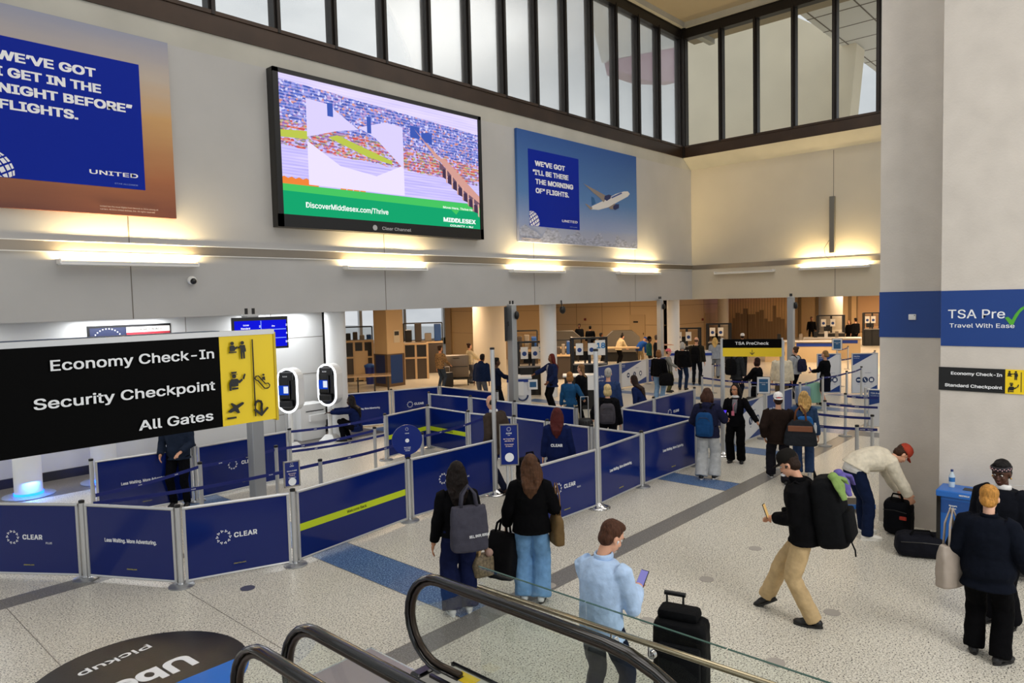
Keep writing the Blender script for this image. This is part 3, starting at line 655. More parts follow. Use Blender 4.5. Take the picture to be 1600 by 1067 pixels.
# ------------------------------------------------------------------ queue barriers
M_navyb = mat('navy_banner', '#0a2069', 0.12, spec=0.42)
M_tsaw = mat('checkpoint_white', '#dcdde0', 0.35)
M_base = mat('post_base_steel', '#a9abad', 0.3, 0.8)
def ring_logo(cx, cz, r, frame, m, parent, name='ring_logo'):
    b = MB()
    for i in range(10):
        for k, rr in ((0, 0.80), (0, 1.0), (0.16, 0.9)):
            a = 2*PI*(i+k+(0 if k else 0.0))/10+(0.31 if k else 0)
            x, z = cx+r*rr*math.cos(a), cz+r*rr*math.sin(a); s = r*0.075
            b.prism([(x-s, z-s), (x+s, z-s), (x+s, z+s), (x-s, z+s)], 0.0015, frame)
    return b.build(name, m, parent)
def post(p, label, h=1.0, r=0.032, belts=(), base=0.15, dome=False, group='barrier posts', cap=True, name='barrier_post'):
    t = thing(name, label, 'barrier post', (p[0], p[1], 0), group=group)
    MB().lathe([(r, 0.01), (r, h)], n=16).build('shaft', M_alu, t, smooth='auto')
    if dome: MB().lathe([(base, 0), (base, 0.012), (base*0.75, 0.03), (r+0.012, 0.075), (r, 0.09)], n=28).build('base', M_steel, t, smooth=True)
    else: MB().lathe([(base, 0), (base, 0.012), (base*0.9, 0.02), (r+0.01, 0.03), (r, 0.05)], n=28).build('base', M_base, t, smooth='auto')
    if cap: MB().lathe([(r+0.003, h-0.02), (r+0.003, h+0.012), (r-0.012, h+0.018)], n=16).build('cap', M_black, t, smooth='auto')
    for q in belts:
        z = q[2] if len(q) > 2 else h-0.06
        d = Vector((q[0]-p[0], q[1]-p[1], 0)); L = d.length; u = d.normalized(); nrm = Vector((-u.y, u.x, 0))
        b = MB(); n = 8; rs = []
        for i in range(n+1):
            s = 0.03+(L-0.06)*i/n; sag = -0.03*math.sin(PI*i/n)*L/2; c = u*s+Vector((0, 0, z+sag))
            rs.append([c+nrm*0.0015+Vector((0, 0, -.024)), c+nrm*0.0015+Vector((0, 0, .024)), c-nrm*0.0015+Vector((0, 0, .024)), c-nrm*0.0015+Vector((0, 0, -.024))])
        b.rings(rs); o = b.build('belt', M_belt, t)
        if L < 4:
            side = u if nrm.dot(Vector((p[0], p[1], 0))) > 0 else -u
            for f in (0.25, 0.6):
                c = u*(L*f)+Vector((0, 0, z-0.03*math.sin(PI*f)*L/2)); nn = side.cross(Vector((0, 0, 1)))
                text('CLEAR' if p[0] < 12 else 'PreCheck', 0.026, M_ink, frame_at(c+nn*0.003, side, (0, 0, 1)), t, 'CENTER', 0.02)
    return t
def panel(p0, p1, label, art='clear', z0=0.04, z1=0.97, inset=0.05, m=None, group='navy barrier panels'):
    p0 = Vector((p0[0], p0[1], 0)); p1 = Vector((p1[0], p1[1], 0)); u = (p1-p0).normalized(); p0 = p0+u*inset; p1 = p1-u*inset; L = (p1-p0).length
    t = thing('queue_barrier', label, 'barrier', p0, math.atan2(u.y, u.x), group)
    w = 0.032; b = MB()
    b.tube([(0, 0, z1-w/2), (L, 0, z1-w/2)], w*0.62, n=10); b.tube([(0, 0, z0+w/2), (L, 0, z0+w/2)], w*0.5, n=8)
    b.box((w/2, 0, (z0+z1)/2), (w, w, z1-z0)); b.box((L-w/2, 0, (z0+z1)/2), (w, w, z1-z0)); b.build('frame', M_alu, t)
    MB().box((L/2, 0, (z0+z1)/2), (L-w, 0.008, z1-z0-w)).build('banner', m or M_navyb, t)
    F = frame_at((0, -0.0055, 0), (1, 0, 0), (0, 0, 1)); zc = (z0+z1)/2+0.02
    def tx(s, size, x, z, mm=M_ink, al='CENTER', bo=0.03, **k): return text(s, size, mm, F @ Matrix.Translation((x, z, 0)), t, al, bo, **k)
    url = mat('url_yellow', '#c9c04a', 0.5)
    if art in ('clear', 'clearplus'):
        ring_logo(L*0.36, zc, 0.085, F, M_ink, t); tx('CLEAR', 0.115, L*0.455, zc+0.005, al='LEFT', bo=0.03, space=1.08)
        if art == 'clearplus': tx('PLUS', 0.05, L*0.455+0.32, zc-0.07, al='LEFT', bo=0.0)
        tx('clearme.com', 0.035, L*0.5, z0+0.13, url, bo=0.0)
    elif art == 'less':
        tx('Less Waiting. More Adventuring.', 0.09, L*0.5, zc, bo=0.02, width=min(0.75, L*0.66)); tx('clearme.com', 0.035, L*0.5, z0+0.13, url, bo=0.0)
    elif art == 'exploring':
        tx('Less Waiting. More Exploring.', 0.09, L*0.55, zc, bo=0.02, width=min(0.75, L*0.6)); tx('clearme.com', 0.035, L*0.55, z0+0.13, url, bo=0.0)
    elif art == 'tape':
        MB().box((L/2, -0.007, 0.475), (L-0.07, 0.004, 0.095)).build('lime_stripe', M_lime, t)
        text('Welcome Back', 0.075, M_black, frame_at((L*0.5, -0.0098, 0.475), (1, 0, 0), (0, 0, 1)), t, 'CENTER', 0.01)
    elif art == 'tsa_white':
        H = z1-z0-w; b = MB(); b.prism([(w, z1-w), (L*0.82, z1-w), (w, z1-0.40)], 0.002, F); b.prism([(L-w, z0+w), (L*0.45, z0+w), (L-w, z0+0.26)], 0.002, F); b.build('blue_corners', M_tsablue, t)
        text('TSA Pre', 0.075, M_ink, F @ Matrix.Translation((0.06, z1-0.1, 0.003)), t, 'LEFT', 0.01); text('Travel With Ease', 0.035, M_ink, F @ Matrix.Translation((0.06, z1-0.16, 0.003)), t, 'LEFT', 0.0)
        tx('Leave these on', 0.04, L*0.62, 0.70, M_tsablue, bo=0.0)
        for i, k in enumerate(('Shoes', 'Belts', 'Jacket')):
            x = L*(0.27+0.24*i); b = MB(); b.prism([(x+0.095*math.cos(a*PI/10), 0.47+0.095*math.sin(a*PI/10)) for a in range(20)], 0.002, F); b.build('round_symbol', mat('symbol_blue', '#12305e', 0.4), t)
            b = MB(); F2 = F @ Matrix.Translation((0, 0, 0.0025))
            if i == 0: b.prism([(x-.055, .45), (x+.06, .45), (x+.06, .475), (x+.02, .50), (x-.02, .49), (x-.055, .50)], 0.001, F2)
            elif i == 1: b.prism([(x-.045, .52), (x-.02, .53), (x+.045, .42), (x+.02, .41)], 0.001, F2)
            else: b.prism([(x-.05, .42), (x-.05, .49), (x-.02, .53), (x, .50), (x+.02, .53), (x+.05, .49), (x+.05, .42)], 0.001, F2)
            b.build('symbol', M_ink, t); tx(k, 0.032, x, 0.33, M_tsablue, bo=0.0)
    elif art == 'tsa_blue':
        tx('TSA Pre', 0.17, 0.10, 0.58, al='LEFT', bo=0.01); tx('Travel With Ease', 0.075, 0.10, 0.44, al='LEFT', bo=0.0)
        MB().prism([(.66, .60), (.69, .62), (.72, .57), (.78, .68), (.85, .73), (.78, .63), (.725, .50), (.695, .51)], 0.002, F).build('tick_mark', M_sgreen, t)
    return t
def topz(px, py, z=1.0): q = FL(px, py, z); return (q.x, q.y)
T0 = topz(-47, 781); T1 = topz(127, 783); T2 = topz(277, 790); T3 = topz(457, 765); T4 = topz(637, 714.5)
T5 = tuple(FL(775, 772))[:2]; T7 = tuple(FL(935, 793))[:2]; T8 = topz(1002, 674); T9 = topz(1088, 650); T6 = (7.62, T7[1]+0.03)
post(T1, 'barrier post between the two lettered front panels at the far left edge'); post(T2, 'barrier post nearest the viewer at the bend of the front barrier')
post(T3, 'barrier post under the small framed notice in the front barrier'); post(T4, 'barrier post under the round blue notice'); post(T6, 'barrier post hidden behind the framed stand notice')
def tall(p, label):
    return post(p, label, 2.56, 0.038, base=0.2, dome=True, group='tall slim posts', name='sign_post')
tall(T5, 'tall slim post in front of the man in brown blazer'); tall(T7, 'tall slim post in front of the woman with grey backpack')
post(T8, 'barrier post at the corner right of the tall slim post'); post(T9, 'barrier post beside the woman in pale grey trousers')
panel(T0, T1, 'navy barrier panel with logo cut off by the left picture edge', 'clearplus')
panel(T1, T2, 'navy front panel reading Less Waiting, second from the left edge', 'less')
panel(T2, T3, 'navy front panel with ring logo and big letters nearest the viewer', 'clear')
panel(T3, T4, 'navy front panel with lime stripe reading Welcome Back', 'tape')
panel(T4, T5, 'navy front panel half hidden behind the woman with long dark hair', 'clearplus')
panel(T6, T7, 'navy panel with ring logo beside the woman in blue jeans', 'clearplus')
panel(T7, T8, 'navy panel between tall slim post and corner post', 'less')
panel(T8, T9, 'navy panel left of the woman in pale grey trousers', 'exploring')
R1 = [topz(668, 633), topz(731, 642), topz(803, 649.5), topz(855, 656), None, T8]
R1[4] = ((R1[3][0]+T8[0])/2, (R1[3][1]+T8[1])/2)
for i, l in enumerate(('barrier post at the corner with two lime stripes', 'barrier post right of the lime striped panel, left of the man in blazer', 'barrier post behind the man in brown blazer', 'barrier post left of the agent with long red hair', 'barrier post behind the agent with long red hair')):
    post(R1[i], l)
panel(R1[0], R1[1], 'navy panel with lime stripe left of the man in blazer', 'tape'); panel(R1[1], R1[2], 'plain navy panel behind the man in brown blazer', 'plain'); panel(R1[2], R1[3], 'plain navy panel between the man in blazer and the red haired agent', 'plain')
panel(R1[3], R1[4], 'plain navy panel directly behind the red haired agent', 'plain'); panel(R1[4], T8, 'plain navy panel meeting the corner post below the grey backpack', 'plain')
R2 = [topz(670, 613), topz(735, 618.5), topz(804, 626.5), (12.36, 9.4)]
for i, l in enumerate(('barrier post at the left end of the second barrier row', 'barrier post above the lime striped panel', 'barrier post below the white podium', 'barrier post at the right end of the second row')): post(R2[i], l)
panel(R2[0], R2[1], 'plain navy panel left end of the second barrier row', 'plain'); panel(R2[1], R2[2], 'plain navy panel behind the bald head of the man in blazer', 'plain'); panel(R2[2], R2[3], 'plain navy panel below the white podium', 'plain')
R3 = topz(969, 635.5); R3b = topz(1021, 620.5); R3c = topz(1085, 605.5)
post(R3, 'barrier post right of the grey backpack'); post(R3b, 'barrier post below the seated woman in navy suit'); post(R3c, 'barrier post at the right end behind the girl in navy hoodie')
panel(R3, T9, 'plain navy panel sloping right behind the corner post', 'plain'); panel(R3, R3b, 'navy panel below the dark haired woman in suit', 'plain'); panel(R3b, R3c, 'navy panel with logo behind the girl in navy hoodie', 'clear')
R4 = [topz(531, 614), topz(611, 608), topz(687, 601.5), topz(777, 611)]
for i, l in enumerate(('dark topped barrier post beside the crouching agent', 'barrier post below the square blue pillar', 'barrier post below the luggage cart', 'barrier post below the man in navy hoodie')): post(R4[i], l)
panel(R4[0], R4[1], 'navy panel behind the crouching agent', 'less'); panel(R4[1], R4[2], 'navy panel with logo below the square blue pillar', 'clear'); panel(R4[2], R4[3], 'plain navy panel below the man in navy hoodie', 'plain')
R5 = topz(601, 647)
post(R5, 'barrier post left of the round blue notice, holding belts'); panel(R5, R1[0], 'navy panel with lime stripe behind the round blue notice', 'tape')
J = topz(142, 718); Jm = topz(303, 695); Kc = topz(452, 670)
post(J, 'barrier post at the left end of the rear row near blue lit column'); post(Jm, 'barrier post hidden behind the man under the big sign')
panel(J, Jm, 'navy rear panel with slogan partly behind the man under the sign', 'less'); panel(Jm, Kc, 'navy rear panel with logo cut by the grey camera column', 'clearplus')
Mp = topz(312, 723); Np = topz(431, 697); Pp = topz(500, 718.5); Qp = topz(585, 668); Up = topz(659, 677)
post(Mp, 'belt post in front of the rear panel, right of the man under the sign', belts=[(3.05, 10.35), Np])
post(Np, 'belt post right of the grey camera column', belts=[Qp])
post(Kc, 'belt post at the right end of the rear logo panel', belts=[R5, (*R5, 0.55)])
post(Pp, 'belt post on the open floor right of the small framed notice', belts=[Up, (T1[0]+0.1, T1[1])])
post(Qp, 'belt post left of the round blue notice on the open floor'); post(Up, 'belt post right behind the round blue notice', belts=[(10.6, 10.4)])
post((9.05, 15.9), 'grey post beside the white scanner kiosk against the wall')
# notices
def notice(p, z, wd, ht, label, face, lines, stand=False, name='framed_notice', circle=False):
    t = thing(name, label, 'notice', (p[0], p[1], 0 if stand else z), face)
    zz = z if stand else 0
    if stand:
        MB().cyl((-0.03, 0.02, 0.0), (-0.03, 0.02, z), 0.018, n=12).cyl((0.03, 0.02, 0.0), (0.03, 0.02, z), 0.018, n=12).build('pole', M_alu, t)
        MB().lathe([(0.17, 0), (0.17, 0.012), (0.03, 0.02)], n=24).build('base', M_base, t)
    F = frame_at((0, -0.012, zz), (1, 0, 0), (0, 0, 1))
    if circle:
        MB().prism([(wd*math.cos(a*PI/24), wd*math.sin(a*PI/24)+wd+0.01) for a in range(48)], 0.02, frame_at((0, 0.008, zz), (1, 0, 0), (0, 0, 1))).build('disc', M_tsablue if False else mat('notice_blue', '#0b2577', 0.3), t)
        MB().box((0, 0, zz-0.005), (0.09, 0.05, 0.05)).build('bracket', M_navy, t)
        ht = wd*2
    else:
        MB().box((0, 0, zz+ht/2), (wd-0.02, 0.012, ht-0.02)).build('panel', mat('notice_blue', '#0b2577', 0.3), t)
        b = MB(); e = 0.016
        for c, d in (((0, 0, zz+ht-e/2), (wd, 0.03, e)), ((0, 0, zz+e/2), (wd, 0.03, e)), ((-wd/2+e/2, 0, zz+ht/2), (e, 0.03, ht)), ((wd/2-e/2, 0, zz+ht/2), (e, 0.03, ht))): b.box(c, d)
        b.build('frame', mat('notice_frame', '#a8a39b', 0.35, 0.7), t)
    ring_logo(0, ht*0.88, ht*0.05, F, M_ink, t)
    for s, z_, size, mm in lines: text(s, size*ht, mm, F @ Matrix.Translation((0, z_*ht, 0)), t, 'CENTER', 0.02)
    MB().prism([(wd*0.24*math.cos(a*PI/12)*(0.55 if circle else 1), wd*0.24*math.sin(a*PI/12)*(0.55 if circle else 1)+ht*(0.5 if circle else 0.2)) for a in range(24)], 0.002, F).build('round_symbol', M_ink, t)
    return t
pk = mat('pink_print', '#f0d8d0', 0.5)
notice(T3, 1.04, 0.21, 0.34, 'small framed blue notice on top of a front barrier post', -0.25, [('CLEAR', 0.80, .07, M_ink), ('New to CLEAR?', 0.62, .075, M_ink), ('Sign up here\nor ask us', 0.48, .07, pk), ('Use face scan', 0.36, .06, M_ink)])
notice(T4, 1.03, 0.235, 0, 'round blue notice on top of a front barrier post', -0.55, [('CLEAR', 0.74, .06, M_ink), ("Don't forget\nto use face\nthis time", 0.22, .055, M_ink)], circle=True, name='round_notice')
ns_ = FL(799, 836); notice((ns_.x, ns_.y), 1.02, 0.27, 0.60, 'tall framed blue notice on a stand left of the woman in blue jeans', -0.75, [('CLEAR', 0.78, .06, M_ink), ('PLUS', 0.73, .028, M_ink), ('Be Travel Ready\nwith REAL ID', 0.62, .05, pk), ('For the fastest\nID check in', 0.49, .045, pk)], stand=True)
# TSA pre lane
tp0 = tuple(FL(1130, 711))[:2]; tp1 = topz(1222, 530, 2.45)
post(tp0, 'tall post at the left end of the yellow overhead lane sign', 2.46, 0.045, base=0.24, dome=True, group='lane sign posts', name='sign_post', cap=False); post(tp1, 'tall post at the right end of the yellow overhead lane sign', 2.42, 0.045, base=0.2, dome=True, group='lane sign posts', name='sign_post', cap=False)
d = Vector((tp1[0]-tp0[0], tp1[1]-tp0[1], 0)); t = thing('lane_sign', 'black and yellow PreCheck sign with down arrow between two tall posts', 'sign', (tp0[0], tp0[1], 2.0), math.atan2(d.y, d.x)); L = d.length
MB().box((L/2, -0.06, 0.37), (L-0.02, 0.05, 0.18)).build('black_panel', mat('sign_black', '#0a0a0b', 0.5), t); MB().box((L/2, -0.06, 0.19), (L-0.02, 0.05, 0.18)).build('yellow_panel', M_yellow, t)
F = frame_at((0, -0.087, 0), (1, 0, 0), (0, 0, 1)); text('TSA PreCheck', 0.115, M_ink, F @ Matrix.Translation((L/2, 0.375, 0)), t, 'CENTER', 0.012, width=L*0.56); pictogram('down', F @ Matrix.Translation((L/2-0.05, 0.135, 0)), 0.11, t)
for x in (0.0, L): MB().box((x, -0.03, 0.28), (0.035, 0.06, 0.4)).build('bracket', M_alu, t)
TA, TB = (14.72, 6.86), (16.44, 6.86)
panel(TA, TB, 'white checkpoint panel with round blue symbols behind the woman in black suit', 'tsa_white', m=M_tsaw, group='checkpoint panels'); panel(TB, (18.1, 6.84), 'blue checkpoint panel left of the white cap', 'tsa_blue', m=M_tsablue, group='checkpoint panels')
post(TB, 'barrier post between white and blue checkpoint panels', group='checkpoint posts', cap=False)
panel((20.1, 14.5), (21.74, 14.5), 'blue checkpoint panel in front of podium 18', 'tsa_blue', m=M_tsablue, group='checkpoint panels'); panel((21.74, 14.5), (23.6, 14.5), 'white checkpoint panel with blue symbols behind the woman in navy suit', 'tsa_white', m=M_tsaw, group='checkpoint panels'); panel((23.6, 14.5), (25.4, 14.5), 'blue checkpoint panel behind the woman in ripped jeans', 'tsa_blue', m=M_tsablue, group='checkpoint panels')
post((21.74, 14.5), 'barrier post between blue and white panels near podium 18', group='checkpoint posts', cap=False); post((23.6, 14.5), 'barrier post right of the white panel near podium 18', group='checkpoint posts', cap=False)
q = FL(1352, 668); panel((q.x, q.y), (q.x+0.3, q.y-1.6), 'white checkpoint panel half hidden by the concrete pillar', 'tsa_white', m=M_tsaw, group='checkpoint panels'); post((q.x, q.y), 'barrier post of the white panel next to the concrete pillar', group='checkpoint posts', cap=False)
for a, b_, l in ((1274, 1316, 'far white checkpoint panel behind the woman in black skirt suit'), (1328, 1374, 'far white checkpoint panel next to the concrete pillar edge')):
    q, q2 = FL(a, 616), FL(b_, 615); panel((q.x, q.y), (q2.x, q2.y), l, 'tsa_white', z0=0.03, z1=1.35, m=M_tsaw, group='checkpoint panels')
# belt posts of the checkpoint queue
G_ = 'checkpoint belt posts'
def tz(px, py, z=0.94): q = FL(px, py, z); return (q.x, q.y)
A_ = tz(1289, 626, 1.0); B_ = tz(1321, 615, 1.0); C_ = tz(1339, 665, 1.0); D_ = tz(1363, 649, 1.0); E1 = tz(1285.5, 587, 1.0); F1 = tz(1323, 580, 1.0); G1 = tz(1346, 573, 1.0); W2 = tz(1250, 598, 1.0)
H1 = (14.65, 5.4); I1 = (13.4, 5.45)
post(A_, 'belt post standing on the grey floor stripe right of the blue backpack', belts=[tz(1374, 637)], group=G_); post(B_, 'belt post on the grey stripe second from the blue backpack', belts=[tz(1374, 622)], group=G_)
post(H1, 'belt post hidden behind the couple with the big grey bag', belts=[D_], group=G_); post(I1, 'belt post hidden by the big grey bag', belts=[C_], group=G_)
post(C_, 'belt post just above the bending man', belts=[tz(1374, 671.5)], group=G_); post(D_, 'belt post at the edge of the concrete pillar', group=G_)
V1 = tz(1171, 594, 1.0); V2 = tz(1097, 587, 1.0)
post(W2, 'belt post above the white cap', belts=[E1], group=G_); post(E1, 'belt post in front of the woman in black skirt suit', belts=[F1], group=G_); post(F1, 'belt post right of the woman in black skirt suit', belts=[G1], group=G_); post(G1, 'last belt post of the curved row near the pillar', group=G_)
post(V1, 'belt post below the PreCheck sign beside the framed notice', belts=[W2], group=G_); post(V2, 'belt post left of the PreCheck sign post', belts=[V1], group=G_); post(tz(1113.5, 569, 1.0), 'belt post below the blonde woman in grey', belts=[tz(1150, 566)], group=G_)
fp = [tz(1313, 560, 1.0), tz(1342, 553, 1.0), tz(1367, 548, 1.0), tz(1325, 541, 1.0), tz(1308, 545, 1.0), tz(1283, 556, 1.0)]
post(fp[5], 'far belt post behind the head of the skirt suit woman', belts=[fp[0]], group=G_); post(fp[0], 'far belt post right of the skirt suit woman', belts=[fp[1]], group=G_); post(fp[1], 'far belt post in front of the far white panel', belts=[fp[2]], group=G_); post(fp[2], 'far belt post touching the pillar edge', group=G_); post(fp[4], 'thin far belt post below the framed far notice', belts=[fp[3]], group=G_); post(fp[3], 'thin far belt post left edge of the far white panel', group=G_)
def frame_sign(px, py, x, wd, ht, label, m1=None):
    q = PL(px, py, 0, x); t = thing('framed_notice', label, 'notice', q, math.atan2(q.y, q.x)-PI/2)
    MB().box((0, 0, 0), (wd, 0.03, ht), bevel=0.008).build('frame', M_tsaw, t); MB().box((0, -0.017, 0), (wd*0.7, 0.004, ht*0.78)).build('print', m1 or mat('notice_teal', '#245a86', 0.4), t)
    MB().box((0, 0.02, 0), (wd*1.06, 0.02, ht*1.05)).build('back_frame', M_black, t)
    MB().cyl((0, 0.03, -q.z), (0, 0.03, -ht/2), 0.015, n=8).build('pole', M_alu, t); MB().lathe([(0.15, -q.z), (0.15, -q.z+0.015), (0.02, -q.z+0.02)], n=20).build('base', M_base, t)
    text('Have your ID\nready', ht*0.11, M_ink, frame_at((0, -0.0195, ht*0.12), (1, 0, 0), (0, 0, 1)), t, 'CENTER', 0.01)
frame_sign(1193, 602, 16.0, 0.28, 0.38, 'white framed blue notice on a stand behind the woman in black suit'); frame_sign(1308, 538, 27.5, 0.34, 0.42, 'white framed notice above the far white panel')

# camera columns
def camera_column(p, label, monitor=False, speaker=True):
    t = thing('camera_column', label, 'column', (p[0], p[1], 0), group='grey camera columns')
    MB().box((0, 0, 1.62), (0.2, 0.2, 3.24), bevel=0.012).build('shaft', mat('column_grey', '#a9acae', 0.4, 0.5), t); MB().box((0, 0, 0.02), (0.34, 0.34, 0.04)).build('foot_plate', M_alu, t)
    MB().box((0, 0, 3.25), (0.26, 0.1, 0.03)).build('top_bar', M_alu, t)
    for s in (-1, 1): MB().cyl((s*0.06, 0, 3.26), (s*0.06, 0, 3.36), 0.025, n=10).build('camera', M_dark, t)
    if speaker: MB().ell((0.06, -0.14, 2.95), (0.07, 0.07, 0.12)).build('speaker', M_black, t, smooth=True)
    return t
c1 = FL(405, 803); camera_column((c1.x, c1.y), 'grey camera column carrying the blue flight monitor, behind the big sign', speaker=False)
camera_column((14.72, 13.42), 'grey camera column left of podium 19'); camera_column((PL(1020, 520, 1, 15.2).x, 15.2-0.35), 'grey camera column behind the blue panel near podium 18'); q = FL(1236, 612); camera_column((q.x, q.y), 'grey camera column right of the PreCheck sign')
mt = thing('flight_monitor', 'black monitor with blue queue times screen on the grey camera column', 'monitor', (c1.x+0.03, c1.y-0.14, 0), -0.12)
q0, q1 = PL(357, 491, 1, c1.y-0.2), PL(460, 548, 1, c1.y-0.2); mw_, mh_, mz = 0.90, 0.52, (q0.z+q1.z)/2
MB().box((0.06, 0, mz), (mw_, 0.06, mh_), bevel=0.008).build('bezel', M_black, mt)
MB().box((0.06, -0.032, mz-0.01), (mw_-0.06, 0.004, mh_-0.09)).build('screen', glow('screen_blue', '#1217d8', 0.9), mt)
wl = glow('screen_line', '#7f9cff', 1.0)
b = MB()
for dz in (-.075, .065): b.box((0.06, -0.0345, mz-0.01+dz), (mw_-0.08, 0.002, 0.012))
b.box((0.06, -0.0345, mz-0.01), (0.012, 0.002, mh_-0.1)); b.build('screen_grid', wl, mt)
ws = glow('screen_white', '#f0f2ff', 1.0)
for s, x, z, sz in (('CLEAR', -.24, .165, .04), ('Standard', -.25, .115, .05), ('2', -.02, .14, .06), ('Pre', .2, .14, .045), ('2', .42, .15, .06), ('4', .42, .02, .06), ('10', .42, -.12, .06)):
    text(s, sz, ws, frame_at((0.06+x, -0.036, mz-0.01+z-.02), (1, 0, 0), (0, 0, 1)), mt, 'CENTER', 0.02)
t_ = MB().box((0.0, 0.06, mz), (0.1, 0.1, 0.12)).build('mount', M_dark, mt)

# face scanner kiosks
def kiosk(px, py, label, face):
    q = FL(px, py); t = thing('scanner_kiosk', label, 'kiosk', (q.x, q.y, 0), face, group='white scanner kiosks')
    MB().box((0, 0, 0.02), (0.42, 0.42, 0.04)).add([(-.19, -.19, .04), (.19, -.19, .04), (.19, .19, .04), (-.19, .19, .04), (-.1, -.1, .16), (.1, -.1, .16), (.1, .1, .16), (-.1, .1, .16)], [(0, 1, 5, 4), (1, 2, 6, 5), (2, 3, 7, 6), (3, 0, 4, 7), (4, 5, 6, 7)]).build('base', M_white, t)
    MB().cyl((0, 0, 0.1), (0, 0, 1.0), 0.055, n=18).build('pole', M_white, t, smooth='auto')
    def caps(w, h, n=10):
        o = []
        for i in range(n+1): a = PI*i/n; o.append((w/2*math.cos(a), (h-w)/2+w/2*math.sin(a)))
        for i in range(n+1): a = PI+PI*i/n; o.append((w/2*math.cos(a), -(h-w)/2+w/2*math.sin(a)))
        return o
    F = frame_at((0, -0.08, 1.40), (1, 0, 0), (0, 0, 1))
    MB().prism(caps(0.50, 1.04), -0.34, F).build('housing', M_white, t)
    MB().prism(caps(0.44, 0.98), 0.012, F).build('face_panel', M_blackgloss, t)
    MB().tube([F @ Vector((x, y, 0.008)) for x, y in caps(0.47, 1.01)], 0.026, n=8, closed=True).build('light_ring', glow('ring_white', '#f4f8ff', 2.2), t)
    MB().box((-0.06, -0.13, 1.44), (0.26, 0.06, 0.5), bevel=0.03).build('screen_arm', M_black, t)
    MB().box((-0.06, -0.165, 1.42), (0.24, 0.01, 0.22)).build('screen', glow('kiosk_blue', '#1540b8', 0.9), t)
    MB().box((0.0, -0.172, 1.43), (0.11, 0.004, 0.16)).build('screen_card', glow('kiosk_card', '#dfe6f0', 0.9), t)
    MB().box((-0.02, -0.15, 1.10), (0.3, 0.12, 0.16), bevel=0.03).build('scanner_shelf', M_black, t)
    MB().box((0, -0.12, 1.74), (0.34, 0.08, 0.2), bevel=0.03).build('camera_head', M_black, t)
    text('CLEAR', 0.05, M_ink, frame_at((-0.02, -0.163, 1.74), (1, 0, 0), (0, 0, 1)), t, 'CENTER', 0.02)
    text('CLEAR', 0.05, M_dark, frame_at((-0.252, 0.10, 1.32), (0, -1, 0), (0, 0, 1)), t, 'CENTER', 0.0)
q = FL(456, 702); kiosk(456, 702, 'left white scanner kiosk with glowing oval ring, next to the big sign end', math.atan2(q.y, q.x)-PI/2-0.45); q = FL(517, 688)
kiosk(517, 688, 'white scanner kiosk with glowing oval ring beside the crouching agent', math.atan2(q.y, q.x)-PI/2-0.5)
t = thing('white_cabinet', 'white drawer cabinet in front of the crouching agent', 'cabinet', (9.65, 15.9, 0))
MB().box((0, 0, 0.45), (0.7, 0.5, 0.9), bevel=0.01).build('body', M_white, t); MB().box((0.05, -0.26, 0.72), (0.5, 0.03, 0.02)).build('handle', M_black, t); MB().box((0.12, -0.30, 0.55), (0.5, 0.1, 0.16)).build('drawer', M_white, t)

t = thing('flight_monitor', 'black monitor seen edge-on at the left side of the grey column beside podium 19', 'monitor', (14.72, 13.42, 0)); u = Vector((-RGT.x, -RGT.y, 0)).normalized()
MB().box(u*.17+Vector((0, 0, 2.72)), (.07, .75, .95), Matrix.Rotation(math.atan2(u.y, u.x), 3, 'Z')).build('bezel', M_black, t); MB().box(u*.12+Vector((0, 0, 2.72)), (.1, .12, .12), Matrix.Rotation(math.atan2(u.y, u.x), 3, 'Z')).build('mount', M_dark, t)
q = PL(879, 484, 1, 14.92); t = thing('dome_speaker', 'black round speaker hanging at the lower wall edge right of podium 19', 'speaker', q); MB().ell((0, 0, 0), (.12, .10, .14)).build('shell', M_black, t, smooth=True); MB().cyl((0, .02, .1), (0, .05, .32), .02).build('bracket', M_dark, t)
# ------------------------------------------------------------------ checkpoint area under and beyond the fascia
M_tanw = mat('tan_wall_panel', '#c9ae86'); M_tan2 = mat('tan_wall_dark', '#8d7656', 0.6); M_beige = mat('beige_frame', '#c4a983', 0.5)
M_mach = mat('machine_brown', '#443a31', 0.45); M_machd = mat('machine_black', '#12110f', 0.4)
def wallseg(name, pts, z0, z1, th, m, kind='structure'):
    b = MB()
    for (x0, y0), (x1, y1) in zip(pts[:-1], pts[1:]):
        u = Vector((x1-x0, y1-y0, 0)); L = u.length; a = math.atan2(u.y, u.x); R = Matrix.Rotation(a, 3, 'Z')
        b.box(((x0+x1)/2, (y0+y1)/2, (z0+z1)/2), (L, th, z1-z0), R)
    return b.build(name, m, kind=kind)
WX = 39.0
ya, yb_ = PL(862, 500, 0, WX).y, PL(1046, 500, 0, WX).y
wx2 = PL(1124, 500, 1, yb_).x
wb = MB().box((WX+0.2, (ya+yb_)/2, 1.75), (0.4, ya-yb_, 3.5)).box(((WX+wx2)/2, yb_+0.2, 1.75), (wx2-WX, 0.4, 3.5)); wb.mi(1)
for z in (1.55, 2.75): wb.box((WX-0.004, (ya+yb_)/2, z), (0.01, ya-yb_, 0.025)); wb.box(((WX+wx2)/2, yb_-0.004, z), (wx2-WX, 0.01, 0.025))
for px in (901, 941, 985, 1030): wb.box((WX-0.004, PL(px, 500, 0, WX).y, 1.75), (0.01, 0.03, 3.5))
for px in (1100,): wb.box((PL(px, 500, 1, yb_).x, yb_-0.004, 1.75), (0.03, 0.01, 3.5))
wb.build('wall_back', [M_tanw, M_tan2], kind='structure')
dy = PL(996, 500, 0, WX).y
